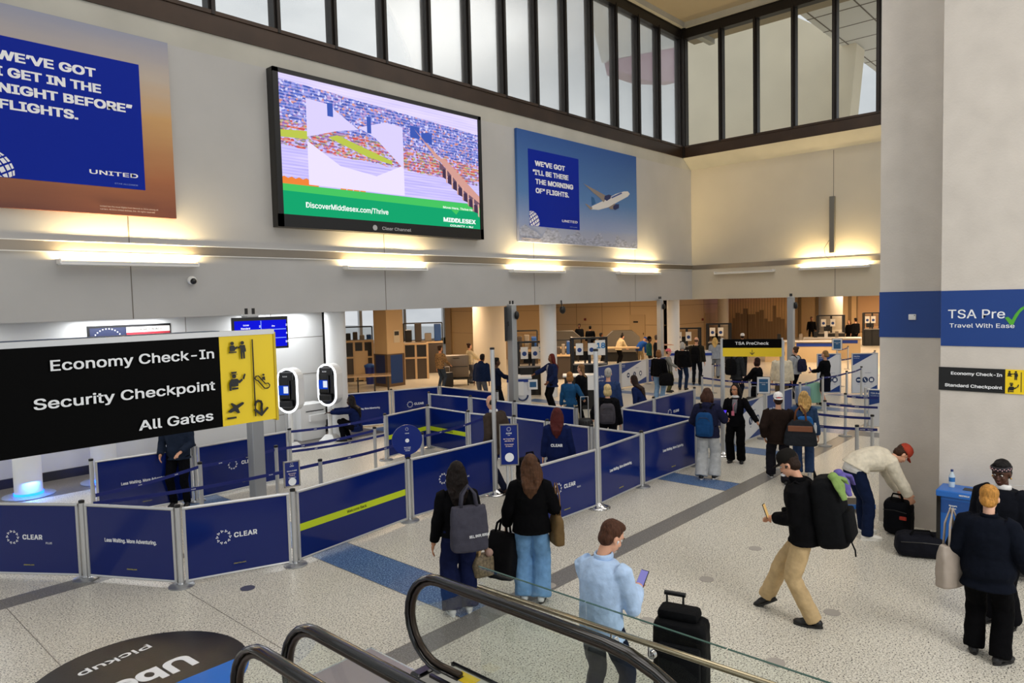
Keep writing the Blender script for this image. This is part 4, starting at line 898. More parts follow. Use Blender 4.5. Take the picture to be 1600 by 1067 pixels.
d = MB().box((WX-0.02, dy, 1.1), (0.06, 1.15, 2.2)); d.build('door_1', mat('tan_door', '#bfa47c', 0.55), kind='structure'); MB().box((WX-0.06, dy+0.1, 1.75), (0.01, 0.35, 0.1)).build('door_sign', M_black, bpy.data.objects['door_1'])
MB().box((WX-0.07, dy-0.48, 1.0), (0.06, 0.05, 0.12)).build('door_handle', M_steel, bpy.data.objects['door_1'])
dx = PL(1109, 500, 1, yb_).x
d = MB().box((dx, yb_-0.02, 1.08), (1.5, 0.06, 2.16)); d.build('door_2', MATS['tan_door'], kind='structure'); MB().box((dx+0.5, yb_-0.06, 1.0), (0.12, 0.05, 0.08)).build('door_handle', M_steel, bpy.data.objects['door_2'])
for ax, vx, px, py, l in ((0, WX, 914, 499, 'small red alarm box on the tan wall above the officers'), (1, yb_, 1098, 499, 'small red alarm box beside the far tan door')):
    q = PL(px, py, ax, vx-0.05); tag(MB().box((0, 0, 0), (0.08, 0.14, 0.16) if ax == 0 else (0.14, 0.08, 0.16), bevel=0.01).build('alarm_box', mat('alarm_red', '#7c2018', 0.5), loc=q), l, 'alarm')
# nearer tan wall behind the big round column
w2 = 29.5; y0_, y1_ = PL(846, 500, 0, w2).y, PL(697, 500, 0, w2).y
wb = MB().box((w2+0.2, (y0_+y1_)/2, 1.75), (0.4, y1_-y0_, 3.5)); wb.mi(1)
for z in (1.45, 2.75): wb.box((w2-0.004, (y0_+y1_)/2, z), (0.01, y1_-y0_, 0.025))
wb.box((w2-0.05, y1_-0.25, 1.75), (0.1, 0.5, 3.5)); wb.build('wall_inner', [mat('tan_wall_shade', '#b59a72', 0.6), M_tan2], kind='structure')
def ceil_box(name, x0, x1, y0, y1): slab(name, x0, x1, y0, y1, 3.5, 3.7, mat('checkpoint_ceiling', '#cdbfa6', 0.8))
ceil_box('ceiling_2', 10.6, 29.2, 16.0, 42); ceil_box('ceiling_3', 29.2, 70, -12, 42)
slab('wall_far_left', 10.45, 10.75, 16.85, 42, 0, 3.6, M_alcove)
# windows to the apron
wf = MB()
for x in (11, 15, 19, 22.5, 26, 30.0, 34, 38): wf.box((x, 42, 1.75), (0.25, 0.2, 3.5))
wf.box((26, 42, 0.25), (32, 0.2, 0.5)).box((26, 42, 3.4), (32, 0.2, 0.3)); wf.build('window_3', M_alu, kind='structure')
slab('ground_apron', -40, 120, 42.2, 190, -3.2, -3.0, mat('apron_concrete', '#b9bcbc', 0.8))
tb = MB().tube([(12.6, 33.5, -0.2), (17.4, 36.5, 3.6)], 0.42, n=18); tag(tb.build('slanted_pillar', mat('pillar_tan', '#c6a679', 0.6), smooth='auto'), 'slanted tan concrete strut near the far windows', 'pillar')
for k, (x, y, c, l) in enumerate(((30, 70, '#e8eaec', 'white service truck on the apron outside the far windows'), (40, 85, '#9aa4ae', 'grey container on the apron outside the far windows'), (36, 62, '#d8c23a', 'yellow cart on the apron outside the far windows'))):
    t = thing('apron_vehicle', l, 'vehicle', (x, y, -3)); MB().box((0, 0, 1.3), (5, 2.2, 2.0), bevel=0.1).build('body', mat('vehicle_'+str(k), c, 0.5), t); MB().box((3.1, 0, 0.95), (1.4, 2.1, 1.4), bevel=0.15).build('cab', mat('vehicle_glass', '#2a3238', 0.2), t)
    for sx in (-1.6, 2.6):
        for sy in (-1, 1): MB().cyl((sx, sy*1.0, 0.35), (sx, sy*0.75, 0.35), 0.35).build('wheel', M_black, t)

def spot(px, py):
    p = FL(px, py); s = FWD.dot(p-Vector((0, 0, CH)))/CF
    return p, math.atan2(p.y, p.x)-PI/2, s
def spotted(name, px, py, label, cat, group=None, turn=0.0):
    p, a, s = spot(px, py); return thing(name, label, cat, p, a+turn, group), s
# square blue pillar
t = thing('square_pillar', 'square tan pillar with blue lower panels in the checkpoint hall', 'pillar', (17.5, 22.75, 0))
MB().box((0.42, 0.42, 2.42), (0.84, 0.84, 2.2)).build('upper', M_tanw, t)
MB().box((0.42, 0.42, 0.66), (0.88, 0.88, 1.32)).build('corner_trim', mat('pillar_trim', '#6e5a46', 0.4, 0.4), t)
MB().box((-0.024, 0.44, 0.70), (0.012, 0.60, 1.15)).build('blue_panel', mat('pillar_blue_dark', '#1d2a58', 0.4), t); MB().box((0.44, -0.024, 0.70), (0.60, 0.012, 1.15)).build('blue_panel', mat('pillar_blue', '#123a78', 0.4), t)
MB().box((0.5, -0.006, 2.02), (0.3, 0.012, 0.5)).build('notice', mat('paper_notice', '#cfc3ab', 0.6), t); MB().box((0.5, -0.014, 2.14), (0.22, 0.006, 0.16)).build('notice_mark', M_dark, t)
# big round column
t = thing('column', 'thick pale round column in the checkpoint hall behind the man in navy hoodie', 'column', (22.3, 22.3, 0)); q = PL(764, 500, 1, 22.3); t.location.x = q.x
MB().lathe([(0.74, 0), (0.74, 3.5)], n=40).build('shaft', mat('column_beige', '#c9c2b4', 0.5), t, smooth='auto')
# bench / roller table
t, s = spotted('bench', 573, 617, 'long pale metal table in front of the square blue pillar', 'table')
W = 76*s; MB().box((0, 0, 0.72), (W, 0.75, 0.05)).build('tabletop', mat('table_metal', '#b9a184', 0.2, 0.5), t)
for x in (-W/2+.1, -W/6, W/6, W/2-.1):
    for y in (-.3, .3): MB().box((x, y, 0.35), (0.05, 0.05, 0.7)).build('leg', M_dark, t)
t, s = spotted('waste_bin', 579, 600, 'tall blue waste bin left of the square blue pillar', 'bin')
MB().lathe([(0.16, 0), (0.22, 0.75)], n=16).build('body', mat('bin_blue', '#1c2f86', 0.4), t, smooth='auto'); MB().lathe([(0.24, 0.72), (0.24, 0.8), (0.1, 0.86)], n=16).build('lid', mat('bin_lid', '#2c5fb0', 0.4), t)
def machine(px0, px1, pb, pt, label, panels=3, win=True):
    t, s = spotted('xray_machine', (px0+px1)/2, pb, label, 'machine'); W, H = (px1-px0)*s, (pb-pt)*s
    MB().box((0, 0.7, H/2), (W, 1.4, H)).build('body', M_mach, t)
    b = MB()
    for i in range(panels+1): b.box((-W/2+W*i/panels, -0.02, H/2), (0.09, 0.06, H))
    b.box((0, -0.02, H), (W+.1, 0.1, 0.08)).box((0, -0.02, H*0.6), (W, 0.06, 0.07)); b.build('frame', M_beige, t)
    if win:
        for i in range(panels): MB().box((-W/2+W*(i+.5)/panels, -0.012, H*0.8), (W/panels-.12, 0.03, H*0.3)).build('window', M_machd, t)
    return t, s, W, H
t, s, W, H = machine(541, 584, 596, 533, 'brown x-ray machine left of the square blue pillar', 3)
MB().box((0.1, -0.05, H*0.4), (0.55, 0.03, H*0.72)).build('panel', M_tanw, t)
t, s, W, H = machine(633, 669, 592, 537, 'brown x-ray machine right of the square blue pillar', 2)
for px0, px1, pb, pt, l in ((632, 694, 585, 506, 'cluttered rack of equipment behind the right x-ray machine'), (541, 584, 585, 512, 'cluttered rack of equipment behind the left x-ray machine'), (796, 842, 600, 519, 'beige scanner machine behind podium 19'), (862, 893, 595, 534, 'grey conveyor table left of podium 18')):
    p, a, s = spot((px0+px1)/2, pb); t = thing('equipment_rack', l, 'equipment', p, a); W, H = (px1-px0)*s, (pb-pt)*s
    rr = random.Random(px0)
    MB().box((0, 1.0, H*0.3), (W, 0.9, H*0.6)).build('base_cabinet', M_mach, t); MB().box((0, 1.0, H*0.62), (W, 1.0, 0.07)).build('worktop', M_beige, t)
    for k in range(4):
        x = -W/2+W*(k+.5)/4; h = H*(0.15+0.22*rr.random()); MB().box((x, 1.0, H*0.64+h/2), (W/4*0.7, 0.5, h), bevel=0.03).build('device', [M_machd, M_mach, mat('device_grey', '#7d7468', 0.5), mat('device_blue', '#1f4a8a', 0.4)][k], t)
    MB().box((0, 1.3, H), (W, 0.06, 0.06)).build('top_bar', M_dark, t)
    for x in (-W/2, W/2): MB().box((x, 1.3, H*0.8), (0.06, 0.06, H*0.4)).build('upright', M_dark, t)
# black framed ID booths
def booth(px0, px1, pb, pt, label, number=None, cols=3, poster=None):
    p, a, s = spot((px0+px1)/2, pb); t = thing('id_booth', label, 'booth', p, a+0.12, 'black framed ID booths'); W, H = (px1-px0)*s, (pb-pt)*s
    b = MB()
    for i in range(cols):
        x = -W/2+W*i/(cols-1); b.box((x, 0, H/2), (0.1, 0.1, H))
    b.box((0, 0, H), (W+.1, 0.1, 0.07)); b.box((-W/2, .5, H/2), (.08, .08, H)).box((W/2, .5, H/2), (.08, .08, H)).box((-W/2, .25, H), (.06, .5, .06)).box((W/2, .25, H), (.06, .5, .06)); b.build('frame', M_black, t)
    MB().box((0, 0.25, 0.5), (W, 0.6, 1.0)).build('desk', M_machd, t); MB().box((0, 0.2, 1.02), (W, 0.75, 0.05)).build('desktop', mat('desk_grey', '#8a8580', 0.4), t)
    for x in range(cols-1):
        xx = -W/2+W*(x+.5)/(cols-1); MB().box((xx, 0.0, H*0.78), (W/(cols-1)-.1, 0.012, H*0.36)).build('glass_pane', glass('booth_glass', (0.86, 0.84, 0.8), 0.05), t)
    MB().box((-W*0.12, 0.1, 1.3), (0.42, 0.05, 0.34), bevel=0.02).build('monitor', M_black, t); MB().box((-W*0.12, 0.12, 1.1), (0.06, 0.06, 0.14)).build('monitor_stand', M_black, t)
    wp = mat('paper_white', '#e4e4e2', 0.6)
    for x, z, w_, h_ in ((-W*0.30, H*0.80, 0.26, 0.42), (W*0.06, H*0.80, 0.26, 0.42)): 
        MB().box((x, -0.062, z), (w_, 0.006, h_)).build('paper_notice', wp, t); MB().prism([(x+.08*math.cos(k*PI/8), z-.03+.08*math.sin(k*PI/8)) for k in range(16)], 0.002, frame_at((0, -0.066, 0), (1, 0, 0), (0, 0, 1))).build('notice_symbol', M_tsablue, t)
    if number:
        MB().box((W*0.32, -0.06, H*0.82), (W*0.3, 0.01, H*0.28)).build('number_plate', wp, t)
        text(number, 0.36, mat('number_blue', '#1d78b8', 0.5), frame_at((W*0.34, -0.068, H*0.86), (1, 0, 0), (0, 0, 1)), t, 'CENTER', 0.03)
    return t
booth(811, 858, 617, 534, 'ID booth with blue number 19', '19'); booth(896, 948, 612, 528, 'ID booth with blue number 18', '18')
booth(1053, 1094, 575, 513, 'black framed ID booth in front of the officer with outstretched arm'); booth(1107, 1141, 567, 506, 'black framed ID booth left above the PreCheck sign')
booth(1280, 1317, 548, 493, 'far black ID booth above the framed far notice'); booth(1351, 1374, 540, 489, 'far black ID booth at the pillar edge')
# white podiums
t, s = spotted('podium', 812, 643, 'white podium with hanging papers left of the woman with red braids', 'podium')
MB().box((0, 0.3, 0.5), (0.72, 0.6, 1.0), bevel=0.02).build('body', M_tsaw, t); MB().box((0, 0.28, 1.02), (0.78, 0.7, 0.05)).build('top', M_white, t); MB().box((0, -0.01, 0.94), (0.74, 0.02, 0.09)).build('blue_edge', mat('podium_blue', '#173a9a', 0.4), t)
MB().box((0.02, -0.03, 0.70), (0.24, 0.01, 0.42)).build('paper_notice', mat('paper_white', '#e4e4e2'), t); MB().box((0.42, -0.03, 0.82), (0.28, 0.02, 0.3)).build('paper_notice', mat('paper_white', '#e4e4e2'), t); MB().box((0.42, -0.042, 0.82), (0.2, 0.006, 0.16)).build('notice_print', mat('notice_teal', '#245a86'), t)
MB().cyl((-0.1, 0.35, 1.04), (-0.1, 0.35, 1.5), 0.03).build('scanner_pole', M_white, t); MB().box((-0.1, 0.3, 1.06), (0.3, 0.3, 0.05)).build('scanner_base', M_white, t)
MB().tube([(0.1+0.16*math.cos(PI+PI*k/10), -0.025, 0.5+0.16*math.sin(PI+PI*k/10)) for k in range(11)], 0.025, n=8).build('emblem_arc', mat('navy_print', '#1b2f5e', 0.5), t)
t, s = spotted('podium', 906, 640, 'white counter behind the ponytailed woman in black coat', 'podium'); MB().box((0, 0.3, 0.5), (0.9, 0.5, 1.0)).build('body', M_machd, t); MB().box((0, 0.3, 1.02), (1.0, 0.6, 0.05)).build('top', M_white, t); MB().box((0.36, -0.02, 0.8), (0.22, 0.01, 0.4)).build('paper_notice', mat('paper_white', '#e4e4e2'), t)
t, s = spotted('podium', 1040, 592, 'white counter with blue front between the officers and the queue', 'podium'); MB().box((1.0, 0.6, 0.55), (1.7, 0.6, 1.1)).build('body', M_tsaw, t); MB().box((1.0, 0.28, 0.98), (1.7, 0.03, 0.1)).build('blue_edge', mat('podium_blue', '#173a9a'), t)
for px, py, W_, l in ((1250, 566, 3.2, 'long white checkpoint counter above the person in grey hoodie'), (1300, 560, 2.6, 'white checkpoint counter below the far black booth')):
    t, s = spotted('checkpoint_counter', px, py, l, 'counter'); MB().box((0, 0.4, 0.5), (W_, 0.7, 1.0)).build('body', mat('counter_tan', '#cdb48d', 0.5), t); MB().box((0, 0.36, 1.02), (W_+.1, 0.85, 0.06)).build('top', M_tsaw, t); MB().box((W_*0.2, 0.04, 0.85), (W_*.5, 0.02, 0.16)).build('blue_edge', mat('podium_blue', '#173a9a'), t)
    for k in range(3): MB().box((-W_*.3+.5*k, 0.4, 1.2), (0.16, 0.16, 0.32)).build('device', [M_machd, M_white, mat('device_grey', '#7d7468')][k], t)
for px, py, l in ((971, 574, 'light wooden inspection table behind the person in cream hoodie'), (880, 573, 'dark inspection table left of podium 18')):
    t, s = spotted('inspection_table', px, py, l, 'table'); MB().box((0, 0, 0.95), (1.7, 0.7, 0.06)).build('tabletop', M_beige, t)
    for x in (-.75, .75):
        for y in (-.28, .28): MB().box((x, y, 0.46), (0.06, 0.06, 0.92)).build('leg', M_dark, t)
for px, py, l in ((973, 566, 'grey arched x-ray tunnel behind the person in cream hoodie'), (882, 565, 'grey arched x-ray tunnel left of podium 18')):
    t, s = spotted('xray_tunnel', px, py, l, 'machine'); MB().prism([(-.9, .5), (.9, .5), (.9, 1.25), (.5, 1.6), (-.5, 1.6), (-.9, 1.25)], -1.2, frame_at((0, 0.4, 0), (1, 0, 0), (0, 0, 1))).build('tunnel', mat('tunnel_grey', '#5f5a52', 0.5), t); MB().box((0, 1.0, .25), (1.7, 1.0, .5)).build('base', M_machd, t)
# skyline mesh curtain and far tan walls to the right
KX = 46.0; ky0, ky1 = PL(1231, 500, 0, KX).y, PL(1137, 500, 0, KX).y
def skyline():
    m = ramp_mat('skyline_curtain', [(0, '#7d6547'), (0.25, '#8d7251'), (0.40, '#b9996f'), (0.7, '#d0ad7d'), (1, '#c99f74')], 0.7, 2, 0.15, (1, 3, 1), 5); return m
t = thing('mesh_curtain', 'tall translucent curtain printed with a city skyline right of the tan door', 'curtain')
MB().box((KX, (ky0+ky1)/2, 1.75), (0.06, ky1-ky0, 3.5)).build('fabric', skyline(), t)
n = 22; b = MB()
for i in range(n+1): b.box((KX-0.035, ky0+(ky1-ky0)*i/n, 1.75), (0.02, 0.022, 3.5))
b.build('vertical_wires', M_tan2, t)
b = MB(); rr = random.Random(3)
for i in range(13):
    y = ky0+0.2+(ky1-ky0-0.5)*i/13; h = 1.3+rr.random()*1.3*(1.3 if i in (2, 3, 9) else .6); b.box((KX-0.034, y+.12, h/2+.2), (0.006, .2+.16*rr.random(), h))
b.build('skyline_print', mat('skyline_brown', '#826a4e', 0.8), t)
b = MB()
for k, wdt in ((.55, .9), (1.7, .5), (2.6, .7)): b.box((KX-0.06, ky1-k, 3.42), (0.05, wdt, 0.12))
b.build('light_strip', glow('violet_led', '#6a3cff', 3.0), t)
FXW = 54.0
fy = lambda px: PL(px, 500, 0, FXW).y
wb = MB().box((FXW+0.2, (fy(1226)+fy(1400))/2, 1.75), (0.4, fy(1226)-fy(1400), 3.5)); wb.mi(1)
for px in (1250, 1277, 1328, 1341): wb.box((FXW-0.02, fy(px), 1.75), (0.06, 0.22, 3.5))
wb.mi(2).box((FXW-0.1, fy(1360), 2.0), (0.1, 1.6, 3.0)); wb.build('wall_far', [mat('tan_wall_bright', '#d9b98b', 0.6), M_tan2, mat('curtain_tan', '#b3906c', 0.8)], kind='structure')
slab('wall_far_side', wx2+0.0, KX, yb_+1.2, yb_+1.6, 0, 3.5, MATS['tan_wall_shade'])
for px, x, r, l in ((1130, 44.0, 0.35, 'tan round column left of the skyline curtain'), (1298, 50.0, 0.75, 'thick tan round column behind the far black booth')):
    q = PL(px, 500, 0, x); t = thing('column', l, 'column', (q.x, q.y, 0)); MB().lathe([(r, 0), (r, 3.5)], n=32).build('shaft', MATS['column_beige'], t, smooth='auto')
# outside the right clerestory: stepped concrete piers and roof edge
OX = 36.0
pz = lambda px, py, x=OX: (PL(px, py, 0, x).y, PL(px, py, 0, x).z)
pts = [pz(*q) for q in ((1062, -60), (1062, 240), (1322, 240), (1339, 68), (1225, 18))]
F = frame_at((OX, 0, 0), (0, 1, 0), (0, 0, 1))
MB().prism(pts, 1.2, F).build('exterior_pier', mat('exterior_concrete', '#efe4cb', 0.8, var=0.05, vscale=0.6), kind='structure')
y0, z0 = pz(1340, 66)
b = MB().box(((29.5+OX+1)/2, y0-8+8, z0+0.6), (OX+1-29.5, 0.02, 1.0)); b.v = []; b.f = []; b.m = []; b.sm = []
b.box(((29.0+46)/2, y0-1.6, z0+0.5), (17, 4.6, 1.0)); b.mi(1)
for k in range(3): b.box((37.5, y0-3.2+1.8*k, z0-0.005), (17, 0.05, 0.02))
for k in range(9): b.box((29.5+2*k, y0-1.6, z0-0.005), (0.05, 4.6, 0.02))
b.build('exterior_soffit', [mat('soffit_tile', '#e2e3e1', 0.6), M_joint], kind='structure')
q = PL(1135, 205, 0, 70); t = thing('distant_building', 'mauve office block seen through the far corner window', 'building', (70, q.y, 0))
q0, q1 = PL(1089, 197, 0, 70), PL(1125, 191, 0, 70)
MB().box((0, q0.y/2+q1.y/2-q.y, q1.z/2), (4, q0.y-q1.y, q1.z)).build('tower', mat('mauve_wall', '#a487a6', 0.6), t); MB().box((-2.02, q0.y*.45+q1.y*.55-q.y, q1.z/2), (0.1, 1.6, q1.z)).build('window_strip', mat('dark_window', '#2c3346', 0.2), t)
q2 = PL(1178, 204, 0, 74); MB().box((5, (q1.y+q2.y)/2-q.y, q2.z/2), (4, q1.y-q2.y, q2.z+1)).build('wing', mat('mauve_pale', '#b6a4ba', 0.6), t)
# slabs outside the left clerestory, modelling shapes taken as reflections in its panes
lz = lambda px, py: (PL(px, py, 1, 24).x, PL(px, py, 1, 24).z)
F = frame_at((0, 24, 0), (1, 0, 0), (0, 0, 1))
MB().prism([lz(*p) for p in ((938, -10), (962, 92), (1066, 72), (1070, -20))], -1.0, F).build('canopy_reflection', MATS['soffit_tile'], kind='structure')
MB().prism([lz(*p) for p in ((966, 92), (970, 112), (1012, 126), (1060, 128), (1066, 72))], -1.0, F).build('pink_reflection', mat('reflection_pink', '#b894a8', 0.7), kind='structure')
# ------------------------------------------------------------------ people
TEX = {}
def fold_tex(scale):
    if scale not in TEX:
        t = bpy.data.textures.new('folds_%s' % scale, 'CLOUDS'); t.noise_scale = scale; t.noise_depth = 2; TEX[scale] = t
    return TEX[scale]
def organic(o, vox, it=4, fold=0.0, fs=0.13):
    m = o.modifiers.new('skin', 'REMESH'); m.mode = 'VOXEL'; m.voxel_size = vox; m.use_smooth_shade = True
    if fold:
        d = o.modifiers.new('folds', 'DISPLACE'); d.texture = fold_tex(fs); d.strength = fold; d.mid_level = 0.44; d.texture_coords = 'LOCAL'
    s = o.modifiers.new('smooth', 'SMOOTH'); s.factor = 0.5; s.iterations = it
    return o
def ik(a, t, l1, l2, pole):
    d = t-a; L = d.length; mx = (l1+l2)*0.999
    if L > mx: t = a+d*(mx/L); d = t-a; L = mx
    L = max(L, abs(l1-l2)+0.01); u = d.normalized(); x = (l1*l1-l2*l2+L*L)/(2*L); h = math.sqrt(max(0, l1*l1-x*x))
    p = pole-u*pole.dot(u)
    if p.length < 1e-5: p = u.orthogonal()
    return a+u*x+p.normalized()*h, t
SKINS = {'light': '#d9a283', 'fair': '#e2b399', 'tan': '#b98260', 'brown': '#7a4a30', 'dark': '#4a2b1c'}
def skin(k): return mat('skin_'+k, SKINS[k], 0.5, spec=0.4, bump=0.05, bscale=120)
def hairm(c): return mat('hair_'+c.lstrip('#'), c, 0.55, spec=0.18, bump=0.5, bscale=45, stretch=(3, 3, .35), var=0.35, vscale=20)
MALE = [(-.12, .10, .085), (-.06, .155, .112), (.02, .165, .118), (.12, .152, .108), (.24, .165, .118), (.34, .178, .122), (.41, .172, .105), (.46, .13, .082), (.50, .07, .065)]
FEMALE = [(-.12, .10, .085), (-.06, .165, .118), (.0, .168, .118), (.12, .125, .095), (.24, .14, .112), (.32, .152, .122), (.40, .15, .098), (.455, .115, .075), (.50, .06, .06)]
class P_: pass
def person(base, h, face, label, sex='m', q=1, lean=0, tilt=0, twist=0, hy=0, hp=0, feet=((-.11, .0), (.11, .0)), toes=(8, -8), fz=(0, 0), pel=None,
           L=None, R=None, lp=None, rp=None, fing=0.5, skin_='light', hair='short', hc='#2a1a12', hl=.4, top='#111111', tg=.022, hem=-.10, hood=False, collar=None, sleeve=True,
           pants='#14182a', wide=0.0, shoes='#101010', skirt=None, cap=None, build=1.0, extra=None, open_front=None, pm=None, tm=None, fold=.026, cat='person', face_on=True, sole=None, brim_back=False):
    k = h/1.75; root = thing('person', label, cat, (base[0], base[1], 0), face-PI/2)
    vox = (0.0075, 0.012, 0.018)[q]; prof = MALE if sex == 'm' else FEMALE; sh = .185 if sex == 'm' else .16
    V = lambda x, y, z: Vector((x, y, z))*k
    s = P_(); s.root, s.k = root, k
    # legs
    f = [V(feet[0][0], feet[0][1], .08+fz[0]), V(feet[1][0], feet[1][1], .08+fz[1])]
    cx = (feet[0][0]+feet[1][0])/2; cyy = (feet[0][1]+feet[1][1])/2
    hs = .25*((feet[0][0]-feet[1][0])**2+(feet[0][1]-feet[1][1])**2); pz = pel[2] if pel else 0.93-.004-(.85-math.sqrt(max(.3, .7225-hs)))
    pv = V(pel[0] if pel else cx, pel[1] if pel else cyy, pz); s.pelvis = pv
    Lr, Tr, Tw = math.radians(lean), math.radians(tilt), math.radians(twist)
    def spine(sv):
        n = 12; p = Vector((0, 0, 0)); st = sv/n
        for i in range(n):
            ss = st*(i+.5); a = Lr*min(1, max(0, (ss+.08)/.30)); p = p+Vector((math.sin(Tr)*st, math.sin(a)*st, math.cos(a)*st))
        a = Lr*min(1, max(0, (sv+.08)/.30)); tw = Tw*min(1, max(0, sv/.4))
        return pv+p*k, Matrix.Rotation(tw, 3, 'Z') @ Matrix.Rotation(-a, 3, 'X') @ Matrix.Rotation(Tr, 3, 'Y')
    s.spine = spine
    def ring(sv, rx, ry, n=18, oy=0):
        c, M = spine(sv); return [c+M @ Vector((rx*k*build*math.cos(2*PI*i/n), ry*k*build*math.sin(2*PI*i/n)+oy*k, 0)) for i in range(n)]
    nb, Mn = spine(.50)
    shp = []
    for sg in (-1, 1):
        c, M = spine(.43); shp.append(c+M @ V(sg*sh*build, 0, 0))
    s.sh = shp
    knees = []; hips = []
    for i, sg in enumerate((-1, 1)):
        hp_ = pv+V(sg*.088, 0, -.03); hips.append(hp_)
        kn, an = ik(hp_, f[i], .43*k, .425*k, Vector((sg*.12, 1, 0.15))); knees.append((kn, an))
    # arms
    tgt = [L or (-.27, .06, .80), R or (.27, .06, .80)]; poles = [lp or (-.5, -1, -.3), rp or (.5, -1, -.3)]; arms = []
    for i in range(2):
        t_ = tgt[i]; t_ = V(*t_) if not isinstance(t_, Vector) else t_
        el, wr = ik(shp[i], t_, .285*k, .255*k, Vector(poles[i])); arms.append((shp[i], el, wr))
    s.arms = arms
    # head
    Rh = Matrix.Rotation(Tw, 3, 'Z') @ Matrix.Rotation(math.radians(hy), 3, 'Z') @ Matrix.Rotation(-(Lr*.55+math.radians(hp)), 3, 'X')
    hcn = nb+(Mn @ V(0, .01, .06))*.8+Rh @ V(0, .012, .125); s.head, s.Rh = hcn, Rh
    Hd = lambda x, y, z: hcn+Rh @ V(x, y, z)
    s.Hd = Hd
    def E(b, c, r): b.ell(Hd(*c), [x*k for x in r], 18, 12, Rh)
    # ---- body, one continuous surface
    b = MB(); b.rings([ring(sv, rx*.80, ry*.76) for sv, rx, ry in prof])
    b.tube([nb-Mn @ V(0, 0, .04), nb+Mn @ V(0, .005, .03), Hd(0, -.012, -.05)], [.062*k, .05*k, .05*k], 14)
    E(b, (0, -.012, .03), (.074, .093, .092)); E(b, (0, .018, -.045), (.060, .070, .075)); E(b, (0, .055, -.095), (.028, .028, .022)); E(b, (0, .03, -.075), (.05, .05, .04))
    E(b, (0, .088, -.022), (.012, .018, .026)); E(b, (0, .097, -.038), (.016, .016, .011)); E(b, (0, .084, -.068), (.024, .012, .010)); E(b, (0, .066, .03), (.055, .022, .018))
    for sg in (-1, 1): E(b, (sg*.076, -.006, -.012), (.010, .020, .032)); E(b, (sg*.034, .062, -.03), (.024, .022, .022))
    for i, sg in enumerate((-1, 1)):
        a, el, wr = arms[i]; b.tube([a, a.lerp(el, .4), el, el.lerp(wr, .35), wr], [.042*k, .038*k, .033*k, .034*k, .025*k], 10); b.ell(el, .034*k, 10, 6)
        d = (wr-el).normalized(); side = Vector((sg, 0, 0)); pn = (d.cross(Vector((0, 1, 0))) if abs(d.z) > .6 else Vector((0, 0, -1)))
        if abs(d.z) > .6: pn = Vector((-sg, 0, 0))
        pn = (pn-d*pn.dot(d)).normalized(); lat = d.cross(pn).normalized()
        if abs(d.z) > .6 and lat.y < 0: lat = -lat
        if abs(d.z) <= .6 and lat.x*sg > 0: lat = -lat
        M3 = Matrix((lat, d, pn)).transposed()
        b.tube([wr, wr+d*.03*k], [.025*k, .03*k], 8); b.ell(wr+d*.055*k, (.040*k, .05*k, .017*k), 12, 8, M3)
        if q < 2:
            fl = (.9, 1.0, .95, .78)
            for j in range(4):
                p = wr+d*.092*k+lat*((.028-.0187*j)*k); dr = (d+lat*(.12-.08*j)).normalized(); pts = [p]; ang = 0
                for g, ln in enumerate((.040, .027, .020)):
                    ang += fing*(.55, .75, .5)[g]; dd = dr*math.cos(ang)+pn*math.sin(ang); p = p+dd*ln*fl[j]*k; pts.append(p)
                b.tube(pts, [.0098*k, .0095*k, .0088*k, .0075*k], 8)
            p = wr+d*.03*k+lat*.026*k; b.tube([p, p+(d*.5+lat*.8+pn*.3).normalized()*.036*k, p+(d*.5+lat*.8+pn*.3).normalized()*.036*k+(d*.85+lat*.25+pn*.45).normalized()*.03*k], [.014*k, .0115*k, .009*k], 8)
        else: b.ell(wr+d*.12*k+pn*.01*k, (.034*k, .045*k, .016*k), 10, 6, M3)
        s.__dict__['hand'+'LR'[i]] = wr+d*.10*k+pn*.03*k
        kn, an = knees[i]; b.tube([hips[i], hips[i].lerp(kn, .5), kn, kn.lerp(an, .35), an], [.068*k, .06*k, .044*k, .042*k, .03*k], 12); b.ell(kn, .044*k, 10, 6)
        ta = math.radians(toes[i]); fd = Vector((math.sin(-ta), math.cos(ta), 0)); b.tube([an, an+Vector((0, 0, -.03*k))+fd*.02*k], [.032*k, .03*k], 8)
    organic(b.build('body', skin(skin_), root), vox, 3)
    if q < 2 and face_on:
        ew = mat('eye_white', '#d8d4cc', 0.2); ei = mat('eye_dark', '#1a100a', 0.1)
        for sg in (-1, 1):
            e = MB(); e.ell(Hd(sg*.031, .074, .004), .0098*k, 12, 8); e.mi(1).ell(Hd(sg*.031, .0825, .003), .0055*k, 10, 6); e.build('eye', [ew, ei], root, smooth=True)
            e = MB(); e.tube([Hd(sg*.015, .091, .026), Hd(sg*.034, .088, .031), Hd(sg*.052, .074, .025)], [.004*k, .005*k, .003*k], 6); e.build('eyebrow', hairm(hc), root, smooth=True)
        e = MB(); e.tube([Hd(-.022, .087, -.067), Hd(0, .0965, -.066), Hd(.022, .087, -.067)], [.004*k, .0075*k, .004*k], 8); e.build('lips', mat('lips_'+skin_, '#a8604f' if skin_ in ('light', 'fair', 'tan') else '#5c2c26', 0.4), root, smooth=True)
    # ---- hair
    if hair:
        b = MB(); hv = max(vox, .009)
        if hair != 'balding': E(b, (0, -.026, .046), (.083, .092, .090)); E(b, (0, -.045, -.015), (.078, .062, .075))
        else: E(b, (0, -.034, -.012), (.082, .076, .045)); E(b, (0, -.05, .01), (.076, .06, .045))
        if hair in ('short', 'side'): E(b, (0, .02, .095), (.062, .056, .038))
        if hair == 'bob': E(b, (0, -.035, -.045), (.092, .082, .105)); E(b, (-.062, .012, -.055), (.03, .045, .085)); E(b, (.062, .012, -.055), (.03, .045, .085))
        if hair == 'afro': E(b, (0, -.03, .05), (.105, .105, .10))
        if hair == 'bun': E(b, (0, -.10, .085), (.055, .05, .05))
